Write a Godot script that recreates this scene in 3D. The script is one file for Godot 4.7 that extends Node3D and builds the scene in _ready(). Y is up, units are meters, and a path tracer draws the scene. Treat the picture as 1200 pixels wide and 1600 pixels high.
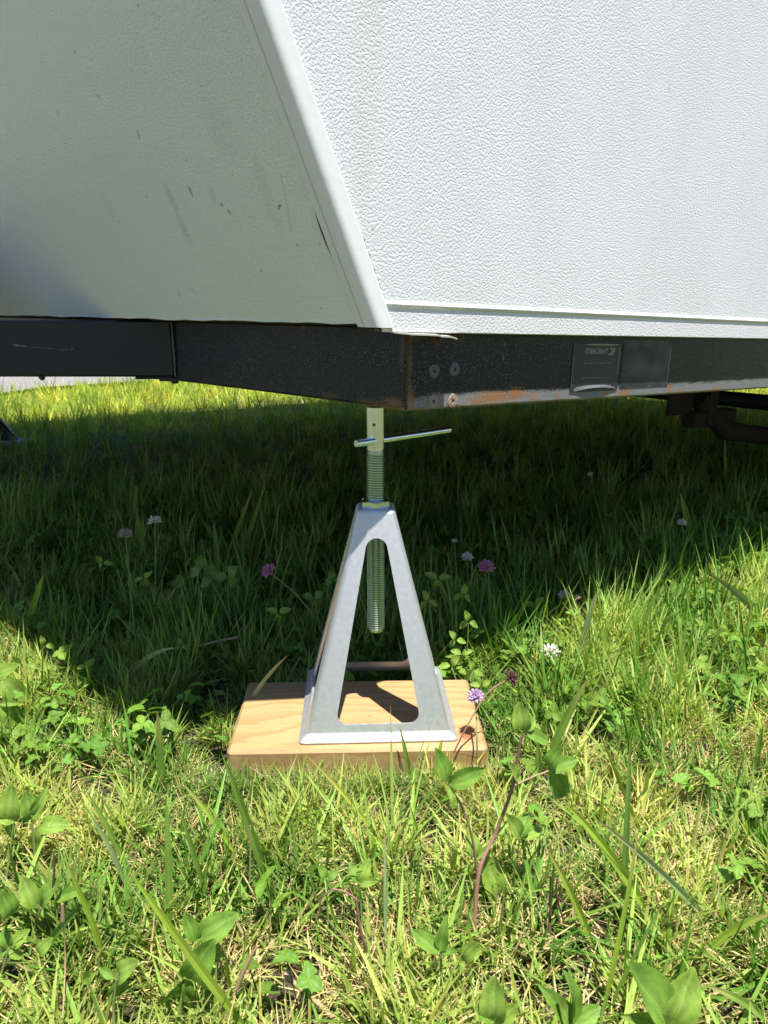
extends Node3D
# A trailer corner held up by an aluminium stack jack on a pine board in a clover lawn. Units are metres.

const SIDE := 0.6426                       # turn of the side wall out of the picture plane, radians
const FRONT := 0.7541                      # turn of the front wall
var M := {}
var rng := RandomNumberGenerator.new()
var soft := FastNoiseLite.new()
var fine := FastNoiseLite.new()
var leaflet_meshes := []
var leaf_scale := 1.0
var cam_at := Vector3(0, 0.539, 0)

# ---------------------------------------------------------------- helpers
func mb() -> SurfaceTool:
	var st := SurfaceTool.new()
	st.begin(Mesh.PRIMITIVE_TRIANGLES)
	return st

func build(st: SurfaceTool, called: String, m: Material, parent: Node = self) -> MeshInstance3D:
	var o := MeshInstance3D.new()
	o.name = called
	o.mesh = st.commit()
	o.material_override = m
	parent.add_child(o, true)
	return o

func base(called: String, at := Vector3.ZERO, parent: Node = self) -> Node3D:
	var o := Node3D.new()
	o.name = called
	parent.add_child(o, true)
	o.position = at
	return o

func tag(o: Node, label: String, category := "", group := "", kind := "") -> Node:
	o.set_meta("label", label)
	if category: o.set_meta("category", category)
	if group: o.set_meta("group", group)
	if kind: o.set_meta("kind", kind)
	return o

# a flat face of three or more points (a fan), turned so that it faces the hint
func face(st: SurfaceTool, p: Array, hint: Vector3, uv = null) -> void:
	var n: Vector3 = (p[0] - p[2]).cross(p[0] - p[1])
	if p.size() > 3 and n.length_squared() < 1e-18:
		n = (p[0] - p[3]).cross(p[0] - p[2])
	var flip: bool = n.dot(hint) < 0.0
	if flip: n = -n
	n = n.normalized()
	for k in range(1, p.size() - 1):
		var order := [0, k + 1, k] if flip else [0, k, k + 1]
		for i in order:
			st.set_normal(n)
			if uv != null: st.set_uv(uv[i])
			st.add_vertex(p[i])

# one triangle with its own normals, turned to agree with them
func tri(st: SurfaceTool, p: Array, n: Array, uv = null, col = null) -> void:
	var g: Vector3 = (p[0] - p[2]).cross(p[0] - p[1])
	var order := [0, 1, 2] if g.dot(n[0] + n[1] + n[2]) >= 0.0 else [0, 2, 1]
	for i in order:
		st.set_normal(n[i])
		if uv != null: st.set_uv(uv[i])
		if col != null: st.set_color(col[i])
		st.add_vertex(p[i])

func quad(st: SurfaceTool, p: Array, n: Array, uv = null, col = null) -> void:
	for t in [[0, 1, 2], [0, 2, 3]]:
		tri(st, [p[t[0]], p[t[1]], p[t[2]]], [n[t[0]], n[t[1]], n[t[2]]],
			null if uv == null else [uv[t[0]], uv[t[1]], uv[t[2]]], null if col == null else [col[t[0]], col[t[1]], col[t[2]]])

# a box with chamfered edges; uvf maps a point to its texture place
func rbox(st: SurfaceTool, c: Vector3, s: Vector3, r: float, uvf = null) -> void:
	var h := s / 2.0
	var P := func(sg: Array, ax: int) -> Vector3:
		var v := Vector3.ZERO
		for k in 3: v[k] = sg[k] * (h[k] if k == ax else h[k] - r)
		return c + v
	var put := func(p: Array):
		var mid := Vector3.ZERO
		for q in p: mid += q
		mid /= p.size()
		face(st, p, mid - c, null if uvf == null else p.map(uvf))
	for ax in 3:
		var b := (ax + 1) % 3
		var d := (ax + 2) % 3
		for s0 in [-1, 1]:
			var f := []
			for q in [[-1, -1], [1, -1], [1, 1], [-1, 1]]:
				var sg := [0, 0, 0]
				sg[ax] = s0; sg[b] = q[0]; sg[d] = q[1]
				f.append(P.call(sg, ax))
			put.call(f)
			for s1 in [-1, 1]:
				var e := []
				for q in [[-1, ax], [1, ax], [1, b], [-1, b]]:
					var sg := [0, 0, 0]
					sg[ax] = s0; sg[b] = s1; sg[d] = q[0]
					e.append(P.call(sg, q[1]))
				put.call(e)
	for sx in [-1, 1]: for sy in [-1, 1]: for sz in [-1, 1]:
		put.call([P.call([sx, sy, sz], 0), P.call([sx, sy, sz], 1), P.call([sx, sy, sz], 2)])

func tube(st: SurfaceTool, pts: Array, radii: Array, sides := 8, capped := true) -> void:
	var rings := []
	var last := Vector3.ZERO
	for i in pts.size():
		var d: Vector3 = (pts[mini(i + 1, pts.size() - 1)] - pts[maxi(i - 1, 0)]).normalized()
		var a: Vector3 = last - d * last.dot(d) if last != Vector3.ZERO else d.cross(Vector3(0.31, 0.2, 0.93))
		a = a.normalized()
		last = a
		var b := d.cross(a)
		var ring := []
		for k in sides:
			var t := TAU * k / sides
			ring.append(a * cos(t) + b * sin(t))
		rings.append(ring)
	for i in pts.size() - 1:
		for k in sides:
			var l := (k + 1) % sides
			quad(st, [pts[i] + rings[i][k] * radii[i], pts[i] + rings[i][l] * radii[i], pts[i + 1] + rings[i + 1][l] * radii[i + 1], pts[i + 1] + rings[i + 1][k] * radii[i + 1]],
				[rings[i][k], rings[i][l], rings[i + 1][l], rings[i + 1][k]])
	if capped:
		for e in [0, pts.size() - 1]:
			var f := []
			for k in sides: f.append(pts[e] + rings[e][k] * radii[e])
			face(st, f, (pts[e] - pts[1 if e == 0 else e - 1]))

# profile points [across, out] swept between two points along z of the frame f (Transform3D)
func strip(st: SurfaceTool, pts: Array, nrm: Array, a: Callable, b: Callable) -> void:
	for i in pts.size() - 1:
		quad(st, [a.call(pts[i]), b.call(pts[i]), b.call(pts[i + 1]), a.call(pts[i + 1])], [nrm[i][0], nrm[i][0], nrm[i][1], nrm[i][1]])

func curve(p: Array, steps: int) -> Array:
	# a smooth line through the given points
	var out := []
	for i in p.size() - 1:
		var a: Vector3 = p[maxi(i - 1, 0)]
		var d: Vector3 = p[mini(i + 2, p.size() - 1)]
		for k in steps: out.append((p[i] as Vector3).cubic_interpolate(p[i + 1], a, d, float(k) / steps))
	out.append(p[-1])
	return out

func lin(r: float, g: float, b: float) -> Color:
	return Color(r, g, b).linear_to_srgb()

func mat(called: String, c: Color, rough: float, metal := 0.0) -> StandardMaterial3D:
	var m := StandardMaterial3D.new()
	m.resource_name = called
	m.albedo_color = c.linear_to_srgb()
	m.roughness = rough
	m.metallic = metal
	return m

func noise_image(w: int, h: int, freq: float, sd: int, octaves := 3, warp := 0.0, shape = null) -> Image:
	var n := FastNoiseLite.new()
	n.seed = sd
	n.noise_type = FastNoiseLite.TYPE_SIMPLEX_SMOOTH
	n.frequency = freq
	n.fractal_type = FastNoiseLite.FRACTAL_FBM if octaves > 1 else FastNoiseLite.FRACTAL_NONE
	n.fractal_octaves = octaves
	if warp > 0.0:
		n.domain_warp_enabled = true
		n.domain_warp_amplitude = warp
		n.domain_warp_frequency = freq * 0.8
		n.domain_warp_fractal_type = FastNoiseLite.DOMAIN_WARP_FRACTAL_NONE
	var im := n.get_seamless_image(w, h)
	if shape != null:
		var lut := PackedByteArray()
		for i in 256: lut.append(int(clampf(shape.call(i / 255.0), 0, 1) * 255))
		var d := im.get_data()
		for i in d.size(): d[i] = lut[d[i]]
		im = Image.create_from_data(w, h, false, Image.FORMAT_L8, d)
	return im

func tex(im: Image) -> ImageTexture:
	return ImageTexture.create_from_image(im)

func rough_map(m: StandardMaterial3D, im: Image) -> void:
	m.roughness_texture = tex(im)
	m.roughness_texture_channel = BaseMaterial3D.TEXTURE_CHANNEL_RED

func bump(m: StandardMaterial3D, im: Image, cm: float) -> void:
	m.heightmap_enabled = true
	m.heightmap_texture = tex(im)
	m.heightmap_scale = cm

# ---------------------------------------------------------------- pictures of surfaces
func blot(im: Image, x: float, y: float, rx: float, ry: float, c: Color, strength: float, ragged := 0.5) -> void:
	for j in range(maxi(0, int(y - ry * 1.6)), mini(im.get_height(), int(y + ry * 1.6) + 1)):
		for i in range(maxi(0, int(x - rx * 1.6)), mini(im.get_width(), int(x + rx * 1.6) + 1)):
			var d := Vector2((i - x) / rx, (j - y) / ry).length() + ragged * fine.get_noise_2d(i * 5.0, j * 5.0) + ragged * 0.6 * fine.get_noise_2d(i * 17.0, j * 17.0)
			var k := strength * clampf((1.0 - d) * 2.2, 0, 1)
			if k > 0.0:
				var o := im.get_pixel(i, j)
				im.set_pixel(i, j, o.lerp(Color(c.r, c.g, c.b, maxf(o.a, c.a)), k) if o.a > 0.01 else Color(c.r, c.g, c.b, k * c.a))

func dash(im: Image, a: Vector2, b: Vector2, w: float, c: Color, strength: float) -> void:
	var n := int(a.distance_to(b) * 2.0) + 1
	for i in n + 1:
		var t := float(i) / n
		var p := a.lerp(b, t)
		var r := w * (1.0 - pow(absf(t * 2.0 - 1.0), 3.0)) * (0.7 + 0.6 * absf(fine.get_noise_2d(p.x * 9.0, p.y * 9.0)))
		for dy in range(-ceili(r), ceili(r) + 1):
			for dx in range(-ceili(r), ceili(r) + 1):
				var q := Vector2i(roundi(p.x + dx), roundi(p.y + dy))
				if q.x < 0 or q.y < 0 or q.x >= im.get_width() or q.y >= im.get_height(): continue
				var k := clampf(r + 0.5 - Vector2(dx, dy).length(), 0, 1) * strength
				if k > 0.0: im.set_pixelv(q, im.get_pixelv(q).lerp(Color(c.r, c.g, c.b, 1), k))

# black chassis paint; w metres by h metres over the picture, v = 0 at the top edge
func paint_image(w: int, h: int, sd: int, rust_low: float, grime_shade: float, lit_dust := 0.0) -> Image:
	var im := Image.create(w, h, false, Image.FORMAT_RGBA8)
	for y in h:
		var up := 1.0 - float(y) / h                     # 0 at the bottom edge
		for x in w:
			var a := soft.get_noise_2d(x * 0.9 + sd * 97, y * 1.6)
			var b := fine.get_noise_2d(x * 4.0 + sd * 31, y * 4.0)
			var s := fine.get_noise_2d(x * 22.0 + sd * 13, y * 16.0)
			var c := Color(0.009, 0.012, 0.015) * (1.0 + 0.5 * a + 0.4 * b)
			c = c.lerp(Color(0.036, 0.042, 0.04), clampf(grime_shade * (0.35 + a * 1.1 + 0.5 * b), 0, 0.75))
			if s > 0.44 + 0.2 * a: c = c.lerp(Color(0.28, 0.28, 0.29), clampf((s - 0.44 - 0.2 * a) * 5.0, 0, 0.75))
			c = c.lerp(Color(0.235, 0.235, 0.24) * (1.0 + 0.35 * s + 0.3 * b), clampf((lit_dust - up + 0.045 * s + 0.05 * a) / 0.045, 0, 1) * 0.8)  # pale dust along the foot, with the sunlit strip painted into its colour
			var low := rust_low * (0.9 + 1.8 * soft.get_noise_2d(x * 1.3 + 300.0 + sd, 5.0) + 0.9 * b)
			var k := clampf((low - up) / 0.035, 0, 1)
			c = c.lerp(Color(0.19, 0.095, 0.05) * (1.0 + 0.8 * fine.get_noise_2d(x * 7.0, y * 7.0)), k * 0.9)
			var top := 0.08 + 0.16 * soft.get_noise_2d(x * 1.1 + 900.0, sd)
			c = c.lerp(Color(0.07, 0.045, 0.025), clampf((top - (1.0 - up)) / 0.12, 0, 1) * 0.5)
			c = c.linear_to_srgb()
			c.a = 1.0
			im.set_pixel(x, y, c)
	return im

func wood_image() -> Image:
	# flat-sawn pine: long growth lines that bend round one knot at the right
	var w := 1024
	var h := 768
	var im := Image.create(w, h, false, Image.FORMAT_RGBA8)
	var kx := 0.935
	var ky := 0.62
	for y in h:
		for x in w:
			var u := float(x) / w
			var v := float(y) / h
			var dk := Vector2((u - kx) * 1.7, v - ky)
			var near := exp(-dk.length_squared() * 75.0)
			var bend := signf(dk.y) * near * 0.055
			var g := (v - bend) * 13.0 + 1.1 * soft.get_noise_2d(u * 90.0, v * 120.0) + 0.25 * soft.get_noise_2d(u * 380.0, v * 900.0)
			g += 2.0 * sin(v * 4.0 + 0.6)
			var ring := g - floorf(g)
			var late := smoothstep(0.45, 0.93, ring) * (1.0 - smoothstep(0.95, 1.0, ring))
			var fib := fine.get_noise_2d(u * 160.0, v * 5200.0)
			var c := Color(0.42, 0.265, 0.12).lerp(Color(0.315, 0.17, 0.062), late * 0.6)
			c = c * (1.0 + 0.17 * fib + 0.10 * soft.get_noise_2d(u * 60.0, v * 40.0))
			var kr := Vector2((u - kx) * 1.9, v - ky).length() + 0.012 * soft.get_noise_2d(u * 900.0, v * 900.0)
			if kr < 0.085:
				var kring := sin(kr * 420.0) * 0.5 + 0.5
				c = c.lerp(Color(0.30, 0.125, 0.045).lerp(Color(0.16, 0.06, 0.025), kring * 0.5), 1.0 - smoothstep(0.05, 0.085, kr))
			c = c.linear_to_srgb()
			c.a = 1.0
			im.set_pixel(x, y, c)
	dash(im, Vector2(905, 610), Vector2(1010, 640), 1.2, Color(0.35, 0.2, 0.1), 0.8)
	for i in 9:     # drying checks, scuffs and a little soil
		var q := Vector2(rng.randf() * 1000.0, rng.randf() * 700.0)
		dash(im, q, q + Vector2(rng.randf_range(30, 120), rng.randf_range(-3, 3)), 0.8, Color(0.42, 0.28, 0.15), 0.6)
	for i in 14: blot(im, rng.randf() * 1024, 430 + rng.randf() * 330, rng.randf_range(3, 16), rng.randf_range(2, 7), Color(0.38, 0.28, 0.18), 0.4, 0.9)
	blot(im, 560, 330, 10, 4, Color(0.3, 0.17, 0.08), 0.7)
	return im

func leaf_image() -> Image:
	# fine feathered veins and slight mottling of a clover leaflet
	var im := Image.create(192, 256, false, Image.FORMAT_RGBA8)
	for y in 256:
		for x in 192:
			var u := absf(x / 191.0 - 0.5) * 2.0
			var v := y / 255.0
			var side := 1.0 if x > 95 else 3.0
			var k := (v - u * 0.42) * 17.0 + 0.35 * soft.get_noise_2d(x * 2.0, y * 2.0) + side
			var vein := pow(absf(cos(k * PI)), 14.0) * (1.0 - 0.5 * u)
			var rib := exp(-pow(u / 0.035, 2.0))
			var t := 0.72 + 0.34 * soft.get_noise_2d(x * 1.3 + 40.0 * side, y * 1.3) + 0.14 * fine.get_noise_2d(x * 3.0, y * 3.0)
			var c := Color(t, t, t).lerp(Color(1.0, 1.0, 0.86), clampf(0.5 * vein + 0.8 * rib, 0, 1))
			if u > 0.94: c = c.lerp(Color(0.86, 0.92, 0.7), 0.4)
			c.a = 1.0
			im.set_pixel(x, y, c.linear_to_srgb())
	return im

func materials() -> void:
	# trailer skins
	var stucco := noise_image(1024, 1024, 0.036, 11, 3, 6.0, func(v): return smoothstep(0.22, 0.58, v) * 0.7 + 0.3 * v)
	M.side = mat("white stucco aluminium", Color(0.72, 0.725, 0.74), 0.45)
	bump(M.side, stucco, 0.029)
	M.side.uv1_scale = Vector3(7.3, 7.3, 1)
	var stain := Image.create(512, 512, false, Image.FORMAT_RGBA8)      # covers 1.0 m by 0.8 m
	stain.fill(Color(0.5, 0.4, 0.3, 0))
	for s in [[64, 165, 11, 85, 0.07], [70, 110, 7, 50, 0.06], [62, 240, 8, 50, 0.06], [210, 80, 4, 10, 0.16], [462, 130, 12, 50, 0.1], [140, 300, 4, 9, 0.1]]:
		blot(stain, s[0], s[1], s[2], s[3], lin(0.42, 0.27, 0.13), s[4], 0.55)
	for y in 512:         # thin uneven chalk and dust
		for x in 512:
			var g := soft.get_noise_2d(x * 1.1, y * 0.5) + 0.5 * fine.get_noise_2d(x * 1.5, y * 0.7)
			var o := stain.get_pixel(x, y)
			var k := clampf(0.02 + 0.07 * g, 0, 0.07)
			stain.set_pixel(x, y, Color(0.56, 0.54, 0.49, k) if o.a < k else o)
	for i in 26:
		blot(stain, rng.randf() * 512, rng.randf() * 380, 1.6, 1.6 + rng.randf() * 2.0, lin(0.25, 0.19, 0.12), 0.25, 0.4)
	M.side.detail_enabled = true
	M.side.detail_albedo = tex(stain)
	M.side.detail_uv_layer = BaseMaterial3D.DETAIL_UV_2
	M.side.detail_blend_mode = BaseMaterial3D.BLEND_MODE_MIX
	M.panel = mat("glossy white front skin", Color(0.82, 0.85, 0.81), 0.3)
	bump(M.panel, stucco, 0.055)
	M.panel.uv1_scale = Vector3(7.3, 7.3, 1)
	var marks := Image.create(1024, 1024, false, Image.FORMAT_RGBA8)   # covers 1.0 m of the front panel, right edge at the moulding
	marks.fill(Color(0.3, 0.3, 0.28, 0))
	M.marks_image = marks
	M.panel.detail_enabled = true
	M.panel.detail_uv_layer = BaseMaterial3D.DETAIL_UV_2
	M.panel.detail_blend_mode = BaseMaterial3D.BLEND_MODE_MIX
	M.white = mat("white painted trim", Color(0.80, 0.80, 0.80), 0.32)
	bump(M.white, noise_image(256, 256, 0.02, 5, 3), 0.02)
	M.white.uv1_triplanar = true
	M.white.uv1_scale = Vector3(6, 6, 6)
	M.flash = mat("bent flashing", Color(0.62, 0.6, 0.55), 0.4, 0.5)
	M.shell = mat("trailer skin", Color(0.7, 0.71, 0.72), 0.5)
	M.under = mat("dark underside board", Color(0.03, 0.028, 0.025), 0.8)
	# chassis
	var sb := paint_image(1024, 128, 3, 0.035, 0.12, 0.205)                    # 0.9 m by 0.093 m
	for q in [[160, 112, 34, 12, 0.9], [205, 108, 22, 13, 0.9], [128, 118, 16, 7, 0.7], [245, 116, 12, 8, 0.6], [300, 114, 9, 8, 0.5], [8, 110, 9, 26, 0.7], [4, 60, 5, 60, 0.55],
			[50, 14, 13, 12, 0.5], [86, 10, 15, 14, 0.6], [12, 8, 20, 12, 0.5], [420, 112, 9, 14, 0.8], [470, 118, 14, 10, 0.9], [600, 114, 6, 14, 0.8], [640, 120, 20, 5, 0.5], [760, 121, 26, 4, 0.5]]:
		blot(sb, q[0], q[1], q[2], q[3], lin(0.30, 0.135, 0.055), q[4], 0.8)
	blot(sb, 176, 24, 3, 5, lin(0.2, 0.19, 0.12), 0.7)
	blot(sb, 175, 46, 2.4, 6, lin(0.2, 0.19, 0.14), 0.7)
	M.side_beam = mat("worn black chassis paint", Color.WHITE, 0.36)
	M.side_beam.albedo_texture = tex(sb)
	M.side_beam.metallic_specular = 0.36
	bump(M.side_beam, noise_image(512, 256, 0.05, 8, 4), 0.016)
	var fb := paint_image(768, 128, 9, 0.03, 0.26)
	for q in [[745, 118, 26, 10, 0.8], [700, 122, 30, 6, 0.6], [760, 30, 7, 40, 0.4], [560, 6, 6, 5, 0.8], [620, 118, 20, 6, 0.5]]:
		blot(fb, q[0], q[1], q[2], q[3], lin(0.26, 0.12, 0.05), q[4], 0.8)
	M.front_beam = mat("dull black crossmember paint", Color.WHITE, 0.34)
	M.front_beam.albedo_texture = tex(fb)
	M.front_beam.metallic_specular = 0.36
	bump(M.front_beam, noise_image(512, 256, 0.05, 18, 4), 0.014)
	M.rail = mat("blue black tongue paint", Color(0.014, 0.018, 0.023), 0.34)
	M.rail.metallic_specular = 0.4
	bump(M.rail, noise_image(256, 256, 0.03, 28, 4), 0.02)
	M.rail.uv1_triplanar = true
	M.rail.uv1_scale = Vector3(5, 5, 5)
	M.black = mat("flat black", Color(0.015, 0.015, 0.016), 0.6)
	M.rust = mat("rust", Color(0.21, 0.10, 0.05), 0.85)
	bump(M.rust, noise_image(256, 256, 0.06, 38, 4), 0.06)
	M.rust.uv1_triplanar = true
	M.rust.uv1_scale = Vector3(12, 12, 12)
	var rt := noise_image(256, 256, 0.03, 39, 4)
	M.rust.albedo_texture = tex(rt)
	M.rust.albedo_color = lin(0.22, 0.10, 0.05)
	M.weld = mat("rusty dusty plug weld", Color(0.30, 0.21, 0.16), 0.8)
	bump(M.weld, noise_image(128, 128, 0.06, 48, 3), 0.08)
	M.weld.uv1_triplanar = true
	M.weld.uv1_scale = Vector3(30, 30, 30)
	M.grey_weld = mat("grey painted plug weld", Color(0.10, 0.105, 0.11), 0.6)
	M.grey_weld.heightmap_enabled = true
	M.grey_weld.heightmap_texture = M.weld.heightmap_texture
	M.grey_weld.heightmap_scale = 0.08
	M.grey_weld.uv1_triplanar = true
	M.grey_weld.uv1_scale = Vector3(30, 30, 30)
	M.brown_weld = mat("rust brown plug weld", Color(0.075, 0.04, 0.018), 0.8)
	M.dark_rust = mat("dark rusty steel", Color(0.026, 0.016, 0.012), 0.9)
	M.tyre = mat("tyre rubber", Color(0.018, 0.018, 0.019), 0.75)
	M.print = mat("worn grey print", Color(0.27, 0.28, 0.28), 0.6)
	# jack
	var brushed := noise_image(256, 256, 0.02, 51, 4)
	M.alu = mat("stamped aluminium", Color(0.68, 0.685, 0.69), 0.48, 0.85)
	bump(M.alu, noise_image(512, 512, 0.12, 52, 3), 0.014)
	M.alu.uv1_triplanar = true
	M.alu.uv1_scale = Vector3(9, 9, 9)
	rough_map(M.alu, noise_image(256, 256, 0.06, 53, 4, 0.0, func(v): return 0.46 + 0.14 * v))
	M.alu.roughness = 1.0
	M.alu.albedo_texture = tex(noise_image(512, 512, 0.02, 55, 6, 0.0, func(v): return 0.95 + 0.06 * v))
	M.thread = mat("zinc plated thread", Color(0.78, 0.92, 1.0), 0.22, 1.0)
	M.thread.vertex_color_use_as_albedo = true
	M.zinc = mat("zinc plated steel", Color(0.80, 0.90, 0.98), 0.2, 1.0)
	bump(M.zinc, noise_image(128, 128, 0.03, 54, 3), 0.006)
	M.zinc.uv1_triplanar = true
	M.zinc.uv1_scale = Vector3(14, 14, 14)
	# board
	M.wood = mat("new pine", Color.WHITE, 0.62)
	M.wood.albedo_texture = tex(wood_image())
	bump(M.wood, noise_image(512, 512, 0.03, 61, 4), 0.02)
	# ground
	M.soil = mat("soil and thatch", Color.WHITE, 0.95)
	M.soil.vertex_color_use_as_albedo = true
	var gi := noise_image(1024, 1024, 0.03, 71, 5, 0.0, func(v): return 0.35 + 0.65 * v)
	M.soil.albedo_texture = tex(gi)
	M.soil.albedo_color = Color.WHITE
	M.soil.uv1_scale = Vector3(3.1, 3.1, 1)
	bump(M.soil, noise_image(512, 512, 0.05, 72, 5), 1.2)
	M.gravel = mat("pale gravel", Color(0.60, 0.56, 0.55), 0.95)
	M.gravel.albedo_texture = tex(noise_image(512, 512, 0.12, 73, 3, 0.0, func(v): return 0.55 + 0.45 * smoothstep(0.2, 0.8, v)))
	bump(M.gravel, noise_image(512, 512, 0.12, 74, 3), 2.0)
	# plants: vertex colours carry the tint of each blade
	M.blade = mat("grass blade", Color.WHITE, 0.38)
	M.blade.metallic_specular = 0.3
	M.blade.vertex_color_use_as_albedo = true
	M.blade.backlight_enabled = true
	M.blade.backlight = lin(0.74, 0.80, 0.34)
	M.straw = mat("dead grass", Color.WHITE, 0.7)
	M.straw.metallic_specular = 0.3
	M.straw.vertex_color_use_as_albedo = true
	M.straw.backlight_enabled = true
	M.straw.backlight = lin(0.3, 0.28, 0.2)
	M.leaf = mat("clover leaf", Color.WHITE, 0.6)
	M.leaf.metallic_specular = 0.34
	M.leaf.vertex_color_use_as_albedo = true
	M.leaf.backlight_enabled = true
	M.leaf.backlight = lin(0.42, 0.5, 0.2)
	M.leaf.albedo_texture = tex(leaf_image())
	M.leaf_dark = M.leaf.duplicate()
	M.leaf_dark.resource_name = "blue green clover leaf"
	M.leaf_dark.albedo_color = lin(0.74, 0.86, 0.80)
	M.leaf_pale = M.leaf.duplicate()
	M.leaf_pale.resource_name = "yellow green leaf"
	M.leaf_pale.backlight = lin(0.7, 0.75, 0.2)
	M.stem = mat("green stem", Color(0.16, 0.20, 0.06), 0.6)
	M.stem_red = mat("reddish stem", Color(0.24, 0.125, 0.085), 0.6)
	M.stem_dead = mat("dead brown stem", Color(0.11, 0.06, 0.04), 0.8)
	M.stem_tan = mat("tan dry stick", Color(0.36, 0.25, 0.13), 0.8)
	M.pink = mat("pink florets", Color(0.62, 0.21, 0.40), 0.6)
	M.lilac = mat("pale purple florets", Color(0.62, 0.42, 0.62), 0.6)
	M.cream = mat("white florets", Color(0.72, 0.68, 0.58), 0.6)
	M.faded = mat("faded florets", Color(0.42, 0.32, 0.26), 0.7)
	M.brown = mat("brown dead florets", Color(0.12, 0.06, 0.045), 0.8)
	for m in [M.pink, M.lilac, M.cream]:
		m.backlight_enabled = true
		m.backlight = lin(0.4, 0.4, 0.4)

# ---------------------------------------------------------------- ground
func gh(x: float, z: float) -> float:
	var d := maxf(absf(x + 0.035) - 0.2, absf(z + 0.86) - 0.14)
	var k := clampf(d / 0.25, 0, 1)
	return 0.014 * k * soft.get_noise_2d(x * 330.0, z * 330.0) + 0.02 * k * soft.get_noise_2d(x * 60.0, z * 60.0)

func on_board(x: float, z: float, margin := 0.0) -> bool:
	var q := Vector2(x + 0.034, z + 0.858).rotated(0.035)
	return absf(q.x) < 0.1575 + margin and absf(q.y) < 0.088 + margin

func on_gravel(x: float, z: float) -> bool:
	var d := Vector2(x + 2.75, z + 6.0).dot(Vector2(-0.91, -0.41)) + 0.25 * soft.get_noise_2d(x * 20.0, z * 20.0)
	return d > 0.0 and d < 9.0

func make_ground() -> void:
	var st := mb()
	var ax := []
	for i in range(-70, 71):
		var t := i / 70.0
		ax.append(signf(t) * (2.2 * absf(t) + 240.0 * pow(absf(t), 6.0)))
	var n := ax.size()
	var pos := []
	for j in n:
		for i in n:
			var x: float = ax[i]
			var z: float = ax[j] - 0.9
			pos.append(Vector3(x, gh(x, z) if absf(x) < 60 and absf(z) < 60 else 0.0, z))
	for j in n:
		for i in n:
			var p: Vector3 = pos[j * n + i]
			var e: Vector3 = pos[j * n + mini(i + 1, n - 1)] - pos[j * n + maxi(i - 1, 0)]
			var f: Vector3 = pos[mini(j + 1, n - 1) * n + i] - pos[maxi(j - 1, 0) * n + i]
			st.set_normal(f.cross(e).normalized())
			var far := clampf((Vector2(p.x, p.z + 0.9).length() - 1.2) / 3.0, 0, 1)
			var patch := 0.5 + 0.9 * soft.get_noise_2d(p.x * 500.0, p.z * 500.0)
			st.set_color(Color(0.075, 0.052, 0.03).lerp(Color(0.18, 0.135, 0.07), clampf(patch, 0, 1)).lerp(Color(0.30, 0.34, 0.07), far * 0.9))
			st.set_uv(Vector2(p.x, p.z))
			st.add_vertex(p)
	for j in n - 1:
		for i in n - 1:
			var a := j * n + i
			for k in [a, a + 1, a + n + 1, a, a + n + 1, a + n]: st.add_index(k)
	tag(build(st, "ground", M.soil), "brown soil and thatch under the lawn", "", "", "structure")
	var sg := mb()
	for i in 40:
		for j in 10:
			var q := []
			for c in [[0, 0], [1, 0], [1, 1], [0, 1]]:
				var p: Vector2 = Vector2(-2.75, -6.0) + Vector2(0.41, -0.91) * (i + c[0] - 14) + Vector2(-0.91, -0.41) * ((j + c[1]) * 0.9 + 0.12 * sin(i * 2.3 + c[0] * 2.3))
				q.append(Vector3(p.x, 0.03 + gh(p.x, p.y), p.y))
			face(sg, q, Vector3.UP, q.map(func(p): return Vector2(p.x, p.z) * 1.5))
	tag(build(sg, "gravel_driveway", M.gravel), "pale gravel driveway beyond the lawn at the far left", "", "", "structure")

# ---------------------------------------------------------------- grass
func blade(st: SurfaceTool, root: Vector3, yaw: float, h: float, w: float, lean: float, bend: float, c0: Color, c1: Color, segs := 3, fold := 0.25) -> void:
	# a curved, tapering, lightly keeled ribbon
	var out := Vector3(cos(yaw), 0, sin(yaw))
	var side := Vector3(-sin(yaw), 0, cos(yaw))
	var p := root
	var rows := []
	for i in segs + 1:
		var t := float(i) / segs
		var a := lean + bend * t
		var d := out * sin(a) + Vector3.UP * cos(a)
		var up := (out * cos(a) - Vector3.UP * sin(a))
		var hw := 0.5 * w * (1.0 - pow(t, 2.2)) * (0.75 + 0.5 * minf(t * 3.0, 1.0) * 0.5)
		rows.append([p, side * hw, up, c0.lerp(c1, t)])
		p += d * (h / segs)
	for i in segs:
		var a: Array = rows[i]
		var b: Array = rows[i + 1]
		for s in [-1.0, 1.0]:
			var n0: Vector3 = (a[2] * -1.0 + side * s * fold).normalized()
			var q := [a[0], a[0] + a[1] * s + a[2] * -fold * a[1].length(), b[0] + b[1] * s + b[2] * -fold * b[1].length(), b[0]]
			if i == segs - 1:
				tri(st, [q[0], q[1], b[0]], [n0, n0, n0], null, [a[3], a[3], b[3]])
			else:
				quad(st, q, [n0, n0, n0, n0], null, [a[3], a[3], b[3], b[3]])

func tuft(sd: int, n: int, h0: float, h1: float, w0: float, w1: float, l0: float, l1: float, spread: float, segs: int, dry: float) -> ArrayMesh:
	var r := RandomNumberGenerator.new()
	r.seed = sd
	var st := mb()
	for i in n:
		var v := r.randf_range(0.55, 1.4)
		var tip := Color(v, v, v)
		var foot := Color(v * 1.15, v * 1.0, v * 1.0)
		if r.randf() < dry: tip = Color(v * 1.9, v * 1.35, v * 1.6)
		blade(st, Vector3(r.randf_range(-spread, spread), -0.004, r.randf_range(-spread, spread)), r.randf() * TAU, r.randf_range(h0, h1), r.randf_range(w0, w1),
			r.randf_range(l0, l1), r.randf_range(-0.2, 0.9), foot, tip, segs)
	return st.commit()

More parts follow.
